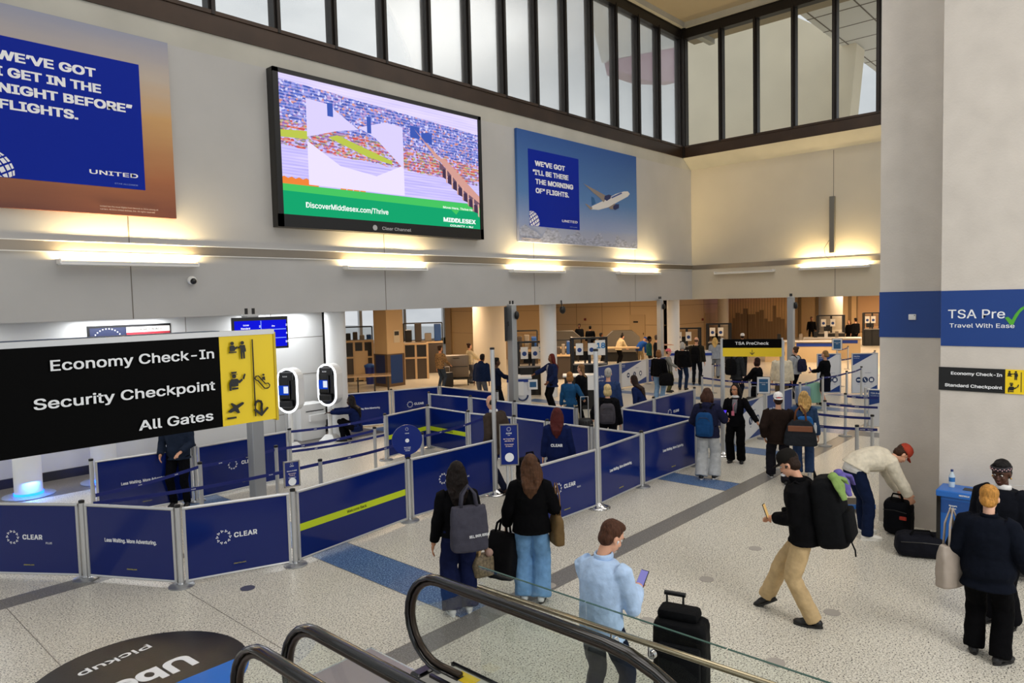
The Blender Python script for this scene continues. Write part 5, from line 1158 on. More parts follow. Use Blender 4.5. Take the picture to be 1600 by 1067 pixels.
        if hair == 'topbun': E(b, (0, -.06, .16), (.05, .05, .055))
        if hair == 'lowbun': E(b, (0, -.105, -.03), (.062, .045, .05))
        if hair in ('long', 'braids', 'ponytail'):
            n = 7; pts = []; wd = []
            end = hl*k; back = (.075 if hair == 'ponytail' else .055)
            c0 = Hd(0, -.075, .04 if hair != 'ponytail' else .07)
            for i in range(n):
                u = i/(n-1); z = c0.z-end*u
                # follow the back of the torso on the way down
                best = min((spine(.5-.02*j) for j in range(30)), key=lambda c: abs(c[0].z-z)); ty = (best[0]+best[1] @ V(0, -.12 if z < nb.z else 0, 0)).y
                y = min(c0.y-(.03*k*math.sin(PI*u)), ty-.03*k) if z < nb.z-.02 else c0.y-.02*k*u
                xx = c0.x*(1-u)+best[0].x*u if z < nb.z else c0.x
                pts.append(Vector((xx, y, z)))
                wd.append((.085+.045*math.sin(PI*min(1, u*1.15)))*k*(1-.25*u*u-.5*u**5) if hair != 'ponytail' else (.035+.03*math.sin(PI*u))*k)
            rs = []
            for p, w_ in zip(pts, wd): rs.append([p+Vector((w_*math.cos(2*PI*j/16), w_*.42*math.sin(2*PI*j/16), 0)) for j in range(16)])
            b.rings(rs)
            if hair != 'ponytail':
                for sg in (-1, 1): b.tube([Hd(sg*.06, -.01, .05), Hd(sg*.083, .0, -.03), Hd(sg*.09, -.03, -.13), pts[4]+Vector((sg*.07*k, .01*k, .05*k)), pts[5]+Vector((sg*.05*k, 0, 0))], [.035*k, .034*k, .036*k, .036*k, .02*k], 8)
        organic(b.build('hair', hairm(hc), root), hv, 3, .012 if q < 2 else .006, .03)
    # ---- top
    g = tg; b = MB()
    pr = [(sv, rx, ry) for sv, rx, ry in prof if sv > hem]+[]
    pr = [(hem, max(.165, prof[2][1])+.012, max(.118, prof[2][2])+.012)]+[(sv, max(rx, .145 if g > .03 else 0), ry) for sv, rx, ry in pr]
    rs = [ring(sv, rx+g, ry+g) for sv, rx, ry in pr if sv < .485]+[ring(.495, .075+g*.6, .072+g*.6)]
    b.rings(rs)
    for i in range(2):
        a, el, wr = arms[i]; r0 = .058+g*.75
        e1 = wr.lerp(el, .02) if sleeve is True else a.lerp(el, sleeve)
        ts = [a-(a-(arms[0][0]+arms[1][0])/2)*.12, a, a.lerp(el, .5), el]
        rr_ = [r0*.95, r0, r0*.92, r0*.84]
        if sleeve is True: ts += [el.lerp(wr, .5), e1]; rr_ += [r0*.78, r0*.66]
        else: ts = ts[:2]+[e1]; rr_ = [r0, r0, r0*.95]
        b.tube(ts, [x*k for x in rr_], 14)
        if sleeve is True: b.ell(el, r0*.84*k, 12, 8)
    if hood: 
        c, M = spine(.47); b.ell(c+M @ V(0, -.085, .015), (.105*k, .06*k, .075*k), 14, 8, M)
    o = organic(b.build('top' if tm is None else tm, cloth(top) if isinstance(top, str) else top, root), max(vox, .010), 4, fold if q < 2 else fold*.5, .14)
    if collar:
        c, M = spine(.515); bb = MB(); bb.tube([c+M @ V(.066*math.cos(2*PI*i/18), .066*math.sin(2*PI*i/18)+.008, .012*math.sin(2*PI*i/18)) for i in range(18)], .022*k, 8, closed=True, flat=(.5, 1.3)); bb.build('collar', cloth(collar) if isinstance(collar, str) else collar, root, smooth=True)
    if open_front:   # shirt shown between the fronts of an open jacket
        c, M = spine(.36); bb = MB(); bb.tube([spine(.47)[0]+spine(.47)[1] @ V(0, .088+g, 0), spine(.36)[0]+spine(.36)[1] @ V(0, .128+g, 0), spine(.18)[0]+spine(.18)[1] @ V(0, .116+g, 0)], [.05*k, .055*k, .03*k], 10, flat=(1, .25)); bb.build('shirt', cloth(open_front), root, smooth=True)
    # ---- trousers or skirt
    b = MB()
    if skirt:
        b.rings([ring(.10, .15, .115), ring(0, .182, .132), ring(-.15, .19, .14)]+[[Vector((pv.x+.185*k*math.cos(2*PI*i/18), pv.y+.14*k*math.sin(2*PI*i/18), skirt*k)) for i in range(18)]])
        organic(b.build('skirt', cloth(pants), root), max(vox, .012), 3, .008)
    else:
        b.rings([ring(.10, prof[3][1]+.018, prof[3][2]+.018), ring(.03, prof[2][1]+.014, prof[2][2]+.014), ring(-.06, prof[1][1]+.016, prof[1][2]+.016), ring(-.11, .13, .10)])
        for i in range(2):
            kn, an = knees[i]; hp_ = hips[i]
            lo = an+(an-kn).normalized()*.02*k
            lo.z = max(lo.z, an.z-.045*k)
            b.tube([hp_+Vector((0, 0, .02*k)), hp_.lerp(kn, .45), kn, kn.lerp(lo, .45), lo], [x*k for x in (.098, .088+wide*.3, .068+wide*.75, .062+wide, .057+wide*1.1)], 14); b.ell(kn, (.068+wide*.75)*k, 12, 8)
        organic(b.build('trousers', cloth(pants) if isinstance(pants, str) else pants, root), max(vox, .011), 4, .03 if q < 2 else .016, .13)
    # ---- shoes
    for i in range(2):
        an = knees[i][1]; ta = math.radians(toes[i]); fd = Vector((-math.sin(ta), math.cos(ta), 0)); pitch = 0
        dz = fz[i]*k; gz = dz
        up = Vector((0, 0, 1))
        if fz[i] > .03: up = Vector((fd.x*.5, fd.y*.5, .85)).normalized(); fdd = (fd-up*fd.dot(up)).normalized()
        else: fdd = fd
        o_ = an-up*.08*k; M3 = Matrix((fdd.cross(up), fdd, up)).transposed()
        b = MB(); b.mi(0); b.ell(o_+fdd*-.035*k+up*.045*k, (.042*k, .05*k, .045*k), 12, 8, M3); b.ell(o_+fdd*.06*k+up*.042*k, (.043*k, .085*k, .038*k), 12, 8, M3); b.ell(o_+fdd*.12*k+up*.032*k, (.046*k, .07*k, .030*k), 12, 8, M3)
        sh_ = organic(b.build('shoe', mat('shoe_'+shoes.lstrip('#'), shoes, 0.5), root), max(vox, .008), 3)
        b = MB(); n = 20; prf = [(.042*k*math.cos(2*PI*j/n)*(1.08 if math.sin(2*PI*j/n) > 0 else .92), (.135 if math.sin(2*PI*j/n) > 0 else .135)*k*math.sin(2*PI*j/n)+.05*k) for j in range(n)]
        b.prism(prf, .022*k, frame_at(o_, fdd.cross(up), fdd)); b.build('sole', mat('sole_'+(sole or '#151515').lstrip('#'), sole or '#151515', 0.6), sh_)
    # ---- cap
    if cap:
        b = MB(); b.rings([[Hd(.087*r*math.cos(2*PI*j/22), -.012+.103*r*math.sin(2*PI*j/22), z) for j in range(22)] for r, z in ((1.0, .035), (1.02, .06), (.96, .095), (.78, .128), (.45, .148), (.1, .153))])
        c_ = b.build('cap', cloth(cap), root, smooth=True); sg = -1 if brim_back else 1
        b = MB(); rs = []
        for j in range(9):
            a = PI*(.12+.76*j/8); r0, r1 = (.084*math.cos(a), -.012+sg*.10*math.sin(a)), (.082*math.cos(a), -.012+sg*(.10*math.sin(a)+.075*math.sin(a)**.7))
            rs.append([Hd(r0[0], r0[1], .046), Hd(r1[0], r1[1], .028), Hd(r1[0], r1[1], .023), Hd(r0[0], r0[1], .040)])
        b.rings(rs); b.build('brim', cloth(cap), c_, smooth=True)
    s.W = lambda v: Vector((base[0], base[1], 0))+Matrix.Rotation(face-PI/2, 3, 'Z') @ v
    s.face = face
    return s
def look(base, rel):   # facing: 0 = away from the camera, 90 = to the picture's left, 180 = towards the camera, -90 = to the right
    return math.atan2(base[1], base[0])+math.radians(rel)
def feet_at(px, py): q = FL(px, py); return (q.x, q.y)
def head_at(px, py, h): q = FL(px, py, h); return (q.x, q.y)

# ---- things people carry: built in the carrier's frame, top-level
def carried(s, name, label, cat, at):
    return thing(name, label, cat, s.W(at), s.face-PI/2)
def backpack(s, label, color, w_=.30, ht=.44, dp=.17, sv=.27, straps='#101012', detail=True, off=.13, pocket=None, label_cat='backpack'):
    c, M = s.spine(sv); at = c+M @ Vector((0, -(off+dp*.55)*s.k, 0)); t = carried(s, 'backpack', label, label_cat, at); k = s.k
    t.rotation_euler = (Matrix.Rotation(s.face-PI/2, 3, 'Z') @ M).to_euler()
    w_, ht, dp = w_*k, ht*k, dp*k; m = cloth(color, .75)
    b = MB(); b.rings([[Vector((w_/2*sx*abs(math.cos(a))**.6*(1 if math.cos(a) > 0 else -1), dp/2*sx*abs(math.sin(a))**.6*(1 if math.sin(a) > 0 else -1), z*ht)) for a in [2*PI*j/20 for j in range(20)]] for z, sx in ((-.5, .85), (-.44, 1.0), (-.1, 1.04), (.25, .98), (.42, .84), (.5, .55))])
    organic(b.build('body', m, t), .013, 3, .014, .1)
    b = MB(); b.box((0, -dp*.52, -ht*.2), (w_*.8, dp*.22, ht*.42), bevel=.02); b.build('front_pocket', cloth(pocket) if pocket else m, t, smooth='auto')
    Ti = M.inverted()
    for sg in (-1, 1):
        pts = []
        for sv_, x_, y_ in ((.44, .09, -.115), (.475, .10, -.03), (.455, .11, .07), (.38, .115, .135), (.24, .12, .15), (.14, .16, .09), (.10, .165, -.06)):
            cc, MM = s.spine(sv_); yy_ = y_+(off-.13)*(1 if y_ > 0 else -1)*.8; zz_ = .035 if .45 < sv_ else 0
            pts.append(Ti @ (cc+MM @ Vector((sg*x_*k, yy_*k, zz_*k))-at))
        MB().tube(pts, .022*k, 8, flat=(1, .35)).build('strap', cloth(straps), t, smooth=True)
    MB().tube([(-.04*k, dp*.3, ht*.47), (0, dp*.3, ht*.57), (.04*k, dp*.3, ht*.47)], .009*k, 8).build('handle', cloth(straps), t, smooth=True)
    if detail: MB().tube([(-w_*.4, -dp*.38, ht*.12), (-w_*.2, -dp*.5, ht*.3), (w_*.2, -dp*.5, ht*.3), (w_*.4, -dp*.38, ht*.12)], .005, 6).build('zip', M_dark, t)
    return t
def tote(name, label, cat, loc, rz, w_, ht, dp, color, top_w=.9, handle=.22, hcolor=None, tilt=0, hang=None, hw=.012, flare=1.0):
    t = thing(name, label, cat, loc, rz); t.rotation_euler = (math.radians(tilt), 0, rz); m = cloth(color, .7) if isinstance(color, str) else color
    b = MB(); b.rings([[Vector((w_/2*fx*abs(math.cos(a))**.5*(1 if math.cos(a) > 0 else -1), dp/2*fy*abs(math.sin(a))**.5*(1 if math.sin(a) > 0 else -1), z)) for a in [2*PI*j/24 for j in range(24)]] for z, fx, fy in ((-ht, .86*flare, .9), (-ht*.96, .98*flare, 1.05), (-ht*.6, 1.0*(1+(flare-1)*.6), 1.1), (-ht*.2, .96, .85), (0, top_w, .55))])
    organic(b.build('body', m, t), .011, 3, .016, .1)
    for sy in (-1, 1): MB().tube([(-w_*.22, sy*dp*.22, -.02), (-w_*.17, sy*dp*.2, handle*.6), (0, sy*dp*.1, handle), (w_*.17, sy*dp*.2, handle*.6), (w_*.22, sy*dp*.22, -.02)], hw, 8, flat=(1.3, .5)).build('handle', cloth(hcolor or (color if isinstance(color, str) else '#222222')), t, smooth=True)
    return t
def phone(loc, rz, label, screen='#2a2f6a', tilt=-50, roll=0):
    t = thing('phone', label, 'phone', loc, rz); t.rotation_euler = (math.radians(tilt), math.radians(roll), rz)
    MB().box((0, 0, 0), (.074, .009, .152), bevel=.004).build('case', M_black, t); MB().box((0, -.0055, 0), (.066, .002, .14)).build('screen', glow('phone_'+screen.lstrip('#'), screen, .8), t)
    return t
def suitcase(loc, rz, label, color, w_=.40, ht=.60, dp=.24, handle=.4, soft=False, name='suitcase'):
    t = thing(name, label, 'suitcase', loc, rz); m = mat('case_'+color.lstrip('#'), color, 0.4)
    MB().box((0, 0, .06+ht/2), (w_, dp, ht), bevel=.05).build('shell', m, t, smooth='auto')
    b = MB()
    for i in range(5): b.box((-w_*.36+w_*.18*i, -dp/2-.002, .06+ht/2), (.02, .012, ht*.75))
    b.build('ribs', m, t)
    for sx in (-1, 1):
        for sy in (-1, 1): MB().cyl((sx*w_*.38-.012, sy*dp*.35, .03), (sx*w_*.38+.012, sy*dp*.35, .03), .03, n=14).build('wheel', M_black, t)
    if handle: MB().tube([(-.09, dp*.3, .06+ht), (-.09, dp*.3, .06+ht+handle), (.09, dp*.3, .06+ht+handle), (.09, dp*.3, .06+ht)], .012, 8).build('pull_handle', M_alu, t)
    return t
# ------------------------------------------------------------------ the travellers and officers
def put(px, py, h, rel, label, head=False, **k):
    b = head_at(px, py, h) if head else feet_at(px, py)
    return person(b, h, look(b, rel), label, **k)
W0 = lambda s, v: s.W(Vector(v)*s.k)
# woman with grey tote
s1 = put(720, 957, 1.70, 6, 'woman with long dark hair, black top and navy wide trousers carrying a grey tote', sex='f', q=0, hair='long', hc='#150c08', hl=.42, top='#0b0b0d', tg=.026, hem=-.03, pants='#161d3e', wide=.045, shoes='#d8d8d6', sole='#e4e4e2', feet=((-.10, -.02), (.10, .03)), L=(-.28, .03, .80), R=(.27, .06, .82), skin_='tan')
t = tote('tote_bag', 'large grey tote bag on the back of the woman in navy trousers', 'bag', W0(s1, (.09, -.25, 1.28)), s1.face-PI/2+.1, .40, .47, .17, '#45444f', handle=.22)
text('SELL, SHOP, REPEAT', .05, M_ink, frame_at((-.02, -.098, -.30), (1, 0, .06), (0, 0, 1)), t, 'LEFT', .03, width=.22)
t = tote('handbag', 'small patterned brown handbag hanging from the hand of the woman with grey tote', 'bag', W0(s1, (.28, .09, .62)), s1.face-PI/2+.3, .25, .25, .13, mat('monogram_canvas', '#6b5d45', .6, var=.5, vscale=40), handle=.12, hcolor='#b79a72', top_w=.5)
MB().ell((.05, -.06, .02), .045).build('fur_charm', cloth('#a08478'), t, smooth=True)
# woman in blue jeans
s2 = put(833, 938, 1.70, -3, 'woman with brown hair, black sweater and wide light blue jeans', sex='f', q=0, hair='long', hc='#4f3422', hl=.40, hy=28, top='#08080a', tg=.048, hem=-.10, pants='#6c96c0', wide=.05, shoes='#e0e0de', feet=((-.10, .02), (.10, -.02)), L=(-.30, .12, .86), R=(.22, .24, 1.02), skin_='light')
tote('tote_bag', 'big black shopping bag hanging from the hand of the woman in light blue jeans', 'bag', W0(s2, (-.34, .10, .78)), s2.face-PI/2-.5, .36, .52, .18, '#0c0c0e', handle=.16, tilt=-8)
tote('handbag', 'brown shoulder bag at the right side of the woman in light blue jeans', 'bag', W0(s2, (.29, .02, 1.02)), s2.face-PI/2-1.2, .26, .34, .12, '#6a5538', handle=.34, hcolor='#8d6a44', top_w=.8)
# man in light blue shirt
b3 = head_at(930, 808, 1.74); s3 = person(b3, 1.74, look(b3, -38), 'man with short brown hair in light blue shirt and dark jeans holding a phone', q=0, hair='short', hc='#4c2f20', hy=-22, hp=28, lean=5, top='#b4cdec', tg=.026, hem=-.10, collar='#b4cdec', pants='#111a2e', wide=.004, shoes='#3a2a20', feet=((-.13, 0), (.13, .10)), L=(-.02, .34, 1.07), R=(.13, .36, 1.11), skin_='light', fing=.9)
phone(W0(s3, (.11, .45, 1.16)), s3.face-PI/2, 'black phone with lit screen held by the man in light blue shirt', '#8a86c8', -40)
m = mat('earbud_white', '#e8e8e8', .3)
for sg, l in ((-1, 'white earbud in the far ear of the man in light blue shirt'), (1, 'white earbud in the ear of the man in light blue shirt')):
    e = MB(); e.ell((0, 0, 0), .009).tube([(0, .004, 0), (0, .008, -.022)], .004, 6); o = e.build('earbud', m, loc=s3.W(s3.Hd(sg*.085, .012, -.012)), smooth=True); tag(o, l, 'earbud', 'white earbuds')
q = FL(1066, 1098); cs = thing('suitcase', 'tall black soft suitcase with raised handle behind the glass guard', 'suitcase', (max(q.x, 4.5), q.y, 0), look(q, 0)-PI/2-.25)
b = MB(); b.box((0, 0, .40), (.44, .28, .66), bevel=.06); organic(b.build('body', cloth('#0e0f11', .7), cs), .014, 3, .014, .12)
MB().box((.02, -.16, .36), (.34, .06, .42), bevel=.025).build('front_pocket', cloth('#121316', .7), cs, smooth='auto'); MB().box((-.02, .02, .76), (.34, .2, .10), bevel=.04).build('top_pouch', cloth('#0d0e10', .7), cs, smooth='auto')
MB().tube([(-.16, .15, .7), (-.16, .15, .86), (-.02, .15, .86), (-.02, .15, .7)], .012, 8).build('pull_handle', M_dark, cs); MB().cyl((-.18, .15, .86), (.0, .15, .86), .02).build('grip', M_black, cs)
for sx in (-.16, .16):
    for sy in (-.1, .1): MB().cyl((sx-.014, sy, .035), (sx+.014, sy, .035), .035).build('wheel', M_black, cs)
# backpacker
b4 = feet_at(1268, 972); s4 = person(b4, 1.84, look(b4, 78), 'man in black fleece, black cap and khaki trousers walking with a big backpack', q=0, hair='side', hc='#2b1d15', hp=24, lean=10, cap='#1d1b19', top='#0c0c0e', tg=.04, hem=-.10, collar='#0c0c0e', pants='#c0a67c', wide=.018, shoes='#0d0d0e', sole='#191919', feet=((-.10, -.04), (.11, .46)), fz=(.0, .05), pel=(0, .05, .905), toes=(5, -5), L=(-.03, .34, 1.00), R=(.12, .30, 1.0), skin_='light', fing=.9)
phone(W0(s4, (-.02, .43, 1.05)), s4.face-PI/2, 'small dark phone in the hand of the walking backpacker', '#d8b070', -20)
bp = backpack(s4, 'big black hiking backpack with green and purple scarves on the walking man', '#101113', .40, .66, .29, .20, off=.085)
def bandana(parent, loc, color, nm):
    b = MB(); x, y, z = loc; b.ell(loc, (.07, .045, .04)); b.tube([loc, (x-.07, y-.06, z-.08), (x-.08, y-.09, z-.22)], [.04, .06, .025], 8, flat=(1, .45)); b.tube([loc, (x+.08, y-.07, z-.05), (x+.15, y-.10, z-.16)], [.04, .06, .025], 8, flat=(1, .45))
    return organic(b.build(nm, cloth(color), parent), .009, 2, .015, .05)
bandana(bp, (-.10, -.10, .36), '#7f9a58', 'green_scarf'); bandana(bp, (.06, -.12, .36), '#665ca0', 'purple_scarf')
MB().tube([(.1, -.12, -.34), (.12, -.14, -.44), (.10, -.14, -.50)], .008, 6).build('loose_strap', cloth('#101012'), bp)
MB().tube([s4.Hd(-.086, -.004, -.012), s4.Hd(-.095, .008, .0), s4.Hd(-.09, .016, -.02)], .009, 8).build('earphone', M_black, s4.root, smooth=True)
MB().ell(s4.Hd(0, .10, -.075), (.035, .03, .018)).build('paper', M_ink, s4.root, smooth=True)
# bending man
b5 = feet_at(1352, 838); s5 = person(b5, 1.78, look(b5, -68), 'man in cream jacket and red cap bending over black bags', q=0, hair='short', hc='#3a2418', lean=86, hp=10, cap='#a5402f', top='#d6cdb8', tg=.05, hem=.02, pants='#121c36', wide=.012, shoes='#e6e2d8', sole='#efece4', feet=((-.13, .03), (.14, -.03)), pel=(0, -.14, .94), L=(-.10, .58, .40), R=(.12, .60, .42), lp=(-.3, -1, .6), rp=(.3, -1, .6), skin_='light', tm='jacket')
c, M = s5.spine(-.02); b = MB(); b.rings([s5.spine(sv)[0]+s5.spine(sv)[1] @ Vector((.19*math.cos(2*PI*i/18), .142*math.sin(2*PI*i/18), 0)) for i in range(18)] for sv in ()) if False else None
b = MB(); b.rings([[s5.spine(sv)[0]+s5.spine(sv)[1] @ Vector((.188*math.cos(2*PI*i/18), .150*math.sin(2*PI*i/18), 0)) for i in range(18)] for sv in (-.04, .03, .08)]); b.build('white_shirt_hem', cloth('#dcdad6'), s5.root, smooth=True)
def softbag(name, px, py, label, w_, d_, h_, color, turn=0, straps=True, accent=None):
    q = FL(px, py); t = thing(name, label, 'bag', q, look(q, turn)-PI/2); b = MB()
    b.box((0, 0, h_*.5), (w_, d_, h_), bevel=min(w_, d_, h_)*.32); organic(b.build('body', cloth(color, .7), t), .013, 4, .03, .14)
    if straps: MB().tube([(-w_*.25, -d_*.3, h_*.9), (-w_*.15, -d_*.2, h_*1.15), (w_*.15, -d_*.2, h_*1.15), (w_*.25, -d_*.3, h_*.9)], .014, 8, flat=(1.4, .5)).build('strap', cloth('#0a0a0b'), t, smooth=True)
    if accent: MB().box((w_*.3, -d_*.5, h_*.55), (.09, .03, .05), bevel=.01).build('red_tag', mat('tag_red', accent, .5), t)
    MB().tube([(-w_*.42, -d_*.49, h_*.7), (0, -d_*.54, h_*.74), (w_*.42, -d_*.49, h_*.7)], .006, 6).build('zip', M_dark, t)
    return t
softbag('backpack', 1404, 834, 'black backpack standing on the floor under the hands of the bending man', .36, .30, .50, '#101116', -20, accent='#b8321f'); softbag('duffel_bag', 1438, 868, 'black duffel bag lying on the floor beside the recycling bin', .58, .32, .30, '#14151c', 10)
q = FL(1333, 806); t = thing('luggage_cart', 'small black luggage cart with blue edge behind the legs of the bending man', 'cart', (q.x+.35, q.y+.1, 0), look(q, 20)-PI/2); MB().box((0, 0, .1), (.5, .4, .05)).build('deck', M_dark, t); MB().box((0, -.2, .1), (.5, .02, .07)).build('edge', mat('cart_blue', '#2c6fc4', .4), t); MB().tube([(-.22, .18, .1), (-.22, .2, .5), (.22, .2, .5), (.22, .18, .1)], .015, 8).build('handle', M_black, t)
for sx in (-.2, .2):
    for sy in (-.15, .15): MB().cyl((sx-.015, sy, .04), (sx+.015, sy, .04), .04).build('wheel', M_black, t)
# women at the recycling bin
b6 = feet_at(1560, 978); b6 = (b6[0]+.08, b6[1]-.02); s6 = person(b6, 1.72, look(b6, 152), 'woman in dark coat with black patterned headband standing at the recycling bin', sex='f', q=0, hair='short', hc='#0d0a09', hp=14, hy=8, top='#11131a', tg=.06, hem=-.2, build=1.14, collar='#e6e4e0', pants='#0c0c10', wide=.02, shoes='#17171a', L=(-.3, .1, .82), R=(.16, .26, .98), skin_='dark', open_front='#1c1e26', feet=((-.1, 0), (.1, .04)))
MB().tube([s6.Hd(.083*math.cos(2*PI*i/24), -.012+.098*math.sin(2*PI*i/24), .052+.018*math.sin(2*PI*i/24)) for i in range(24)], .02*s6.k, 8, closed=True, flat=(.5, 1.2)).build('headband', mat('headband_print', '#17131a', .7, var=.9, vscale=60), s6.root, smooth=True)
bm_ = MB()
for i in range(16):
    a = PI*(.04+.92*i/15); p = s6.Hd(.092*math.cos(a), -.012+.107*math.sin(a), .052+.018*math.sin(a)+(.006 if i % 2 else -.006)); bm_.ell(p, .006, 8, 5)
bm_.build('headband_flowers', mat('headband_pink', '#c9a0a4', .6), s6.root)
for sg in (-1, 1):
    e = MB(); e.tube([s6.Hd(sg*.08, .0, -.04), s6.Hd(sg*.083, .004, -.055)], .008, 8); e.build('earring', mat('gold', '#c79a4a', .25, .9), s6.root, smooth=True)
MB().tube([s6.Hd(-.03, .02, -.15), s6.Hd(0, .07, -.30), s6.Hd(.05, .11, -.36)], [.035*s6.k, .05*s6.k, .03*s6.k], 10, flat=(1, .35)).build('scarf', mat('scarf_print', '#55585f', .8, var=.7, vscale=30), s6.root, smooth=True)
b7 = feet_at(1541, 1026); s7 = person(b7, 1.64, look(b7, -8), 'woman with blonde hair in a bun, black jacket and trousers with beige shoulder bag', sex='f', q=0, hair='lowbun', hc='#b37f3c', hp=6, top='#0e121c', tg=.05, hem=-.2, collar='#0e121c', build=1.06, pants='#070709', wide=.03, shoes='#1a1a1c', L=(-.28, .1, .88), R=(.30, .12, .90), skin_='fair', feet=((-.11, .04), (.12, -.08)), toes=(12, -30))
tote('shoulder_bag', 'beige leather shoulder bag of the woman with the blonde bun', 'bag', W0(s7, (-.30, -.05, 1.08)), s7.face-PI/2+1.1, .30, .40, .13, mat('beige_leather', '#a2968a', .5, bump=.08, bscale=90), handle=.34, hcolor='#a2968a', top_w=.86)
# girl with blue backpack and woman in black suit
s8 = put(1106, 748, 1.72, -12, 'girl in navy hoodie and pale grey trousers with blue backpack', sex='f', q=0, hair='long', hc='#3f261b', hl=.22, top='#1d1f36', tg=.05, hem=-.12, hood=True, pants='#b4b6b6', wide=.05, shoes='#141414', sole='#cfcfcf', L=(-.24, .25, .98), R=(.20, .36, 1.14), skin_='light', feet=((-.11, -.05), (.11, .06)))
backpack(s8, 'blue school backpack on the girl in pale grey trousers', '#17406f', .31, .44, .17, .16, off=.175)
phone(W0(s8, (.22, .47, 1.20)), s8.face-PI/2, 'phone with bright violet screen held by the girl in navy hoodie', '#5a3cff', -70)
s9 = put(1150, 722, 1.63, 172, 'woman with long black hair in black trouser suit facing the viewer', sex='f', q=0, hair='long', hc='#0f0a09', hl=.30, hy=-14, hp=6, top='#0a0a0d', tg=.026, hem=-.12, open_front='#6f6e74', collar='#e8e8e6', pants='#0a0a0c', wide=.03, shoes='#0c0c0d', L=(-.46, .14, .92), R=(.16, .28, 1.02), skin_='tan')
MB().box((.03, .17, 1.02), (.055, .01, .09)).build('badge', mat('badge_pink', '#c46a80', .5), s9.root); MB().tube([s9.spine(.47)[0]+Vector((-.05, .1, 0)), Vector((.02, .165, 1.18)), Vector((.03, .165, 1.06))], .006, 6).build('lanyard', mat('badge_pink', '#c46a80'), s9.root)
# couple with the big bag
b10 = feet_at(1218, 752); s10 = person(b10, 1.68, look(b10, 6), 'person in white cap and dark brown top', q=0, hair='short', hc='#2c1a12', cap='#e8e6e4', brim_back=True, top='#231a16', tg=.05, hem=-.14, pants='#1f1e24', wide=.03, shoes='#161616', sole='#d8d8d6', feet=((-.12, .34), (.09, -.26)), R=(.20, .26, 1.12), L=(-.26, .06, .84), skin_='light')
MB().box(s10.Hd(0, -.112, .052), (.07*s10.k, .012, .025)).build('cap_strap', mat('strap_red', '#b01c28', .5), s10.root)
t = tote('travel_bag', 'big dark grey travel bag with brown leather trim behind the white capped person', 'bag', W0(s10, (.34, -.20, 1.20)), s10.face-PI/2-.15, .44, .44, .24, '#26292e', handle=.26, hcolor='#6e4630', top_w=.62, flare=1.3)
MB().box((0, -.13, -.13), (.40, .02, .10), bevel=.008).build('leather_trim', mat('tan_leather', '#7e4c30', .5), t)
b11 = feet_at(1256, 742); s11 = person(b11, 1.60, look(b11, 4), 'woman with long blonde hair in blue jeans beside the white capped person', sex='f', q=0, hair='long', hc='#c9a263', hl=.36, top='#33496b', tg=.04, pants='#34496f', wide=.03, shoes='#dddddd', sole='#e8e8e6', skin_='light', hy=20)
bp = backpack(s11, 'bright blue backpack with white bottle on the long haired blonde woman', '#2a66a8', .32, .42, .17, .12, off=.16)
MB().lathe([(.028, -.08), (.03, .05), (.018, .075), (.018, .1)], (.17, -.04, -.02), n=14).build('water_bottle', mat('bottle_white', '#dfe3e6', .3), bp, smooth='auto')
# in the queue
s12 = put(776, 611, 1.78, 50, 'bald man in brown blazer walking through the queue', head=True, q=1, hair='balding', hc='#2a211d', lean=9, hp=10, top='#40362f', tg=.036, hem=-.22, collar='#e4e4e2', pants='#171b2c', shoes='#3a241a', feet=((-.11, -.22), (.11, .24)), skin_='light')
softbag('holdall', 826, 768, 'black holdall pulled by the bald man in brown blazer', .40, .34, .62, '#0d0e12', 30)
s13 = put(870, 634, 1.63, -6, 'agent with long dark red hair in navy jacket seen from behind', head=True, sex='f', q=1, hair='long', hc='#4a1a18', hl=.44, top='#121d46', tg=.04, hem=-.16, pants='#0c0c12', skin_='light')
c, M = s13.spine(.16); text('CLEAR', .085, M_ink, frame_at(c+M @ Vector((0, -.165, 0)), (1, 0, 0), (0, 0, 1)), s13.root, 'CENTER', .03)
s14 = put(546, 688, 1.74, 72, 'agent with braids crouching at the white cabinet', sex='f', q=1, hair='braids', hc='#120d0c', hl=.48, lean=12, top='#121d46', pants='#0b0b10', pel=(0, -.20, .34), feet=((-.12, .10), (.12, .05)), L=(-.12, .48, .72), R=(.12, .5, .75), skin_='dark')
s15 = put(283, 790, 1.76, 160, 'man in dark vest standing behind the belt, head hidden by the big sign', q=1, hair='short', hc='#1a1210', top='#222b3c', tg=.03, pants='#0c0d12', shoes='#15151a', R=(.24, .14, .92), L=(-.14, .26, .98), skin_='light')
# farther away
def far(px, py, h, rel, label, **k): k.setdefault('q', 2); return put(px, py, h, rel, label, head=True, face_on=False, **k)
far(733, 535, 1.68, -62, 'woman with hair in a bun, beige top and grey trousers at the conveyor', sex='f', hair='bun', hc='#3a2218', top='#cdbf9f', pants='#62636b', L=(-.1, .4, 1.0), R=(.1, .42, 1.0))
s17 = far(687, 538, 1.75, -48, 'man in plaid shirt beside a stacked luggage cart', hair='short', hc='#2a1c14', top=mat('plaid_shirt', '#6e5638', .9, var=.75, vscale=26), pants='#2d3848', R=(.22, .3, .95), skin_='tan')
s18 = far(750, 551, 1.72, -28, 'man in navy hoodie leaning beside the thick round column', hair='short', hc='#120d0b', top='#16233f', tg=.05, hood=True, pants='#5a5f6a', lean=16, skin_='brown')
far(775, 557, 1.75, -82, 'officer in dark uniform with blue gloves behind the slim post', hair='short', hc='#120d0b', top='#121a30', pants='#10121a', L=(-.1, .45, 1.1), R=(.1, .45, 1.1), skin_='dark')
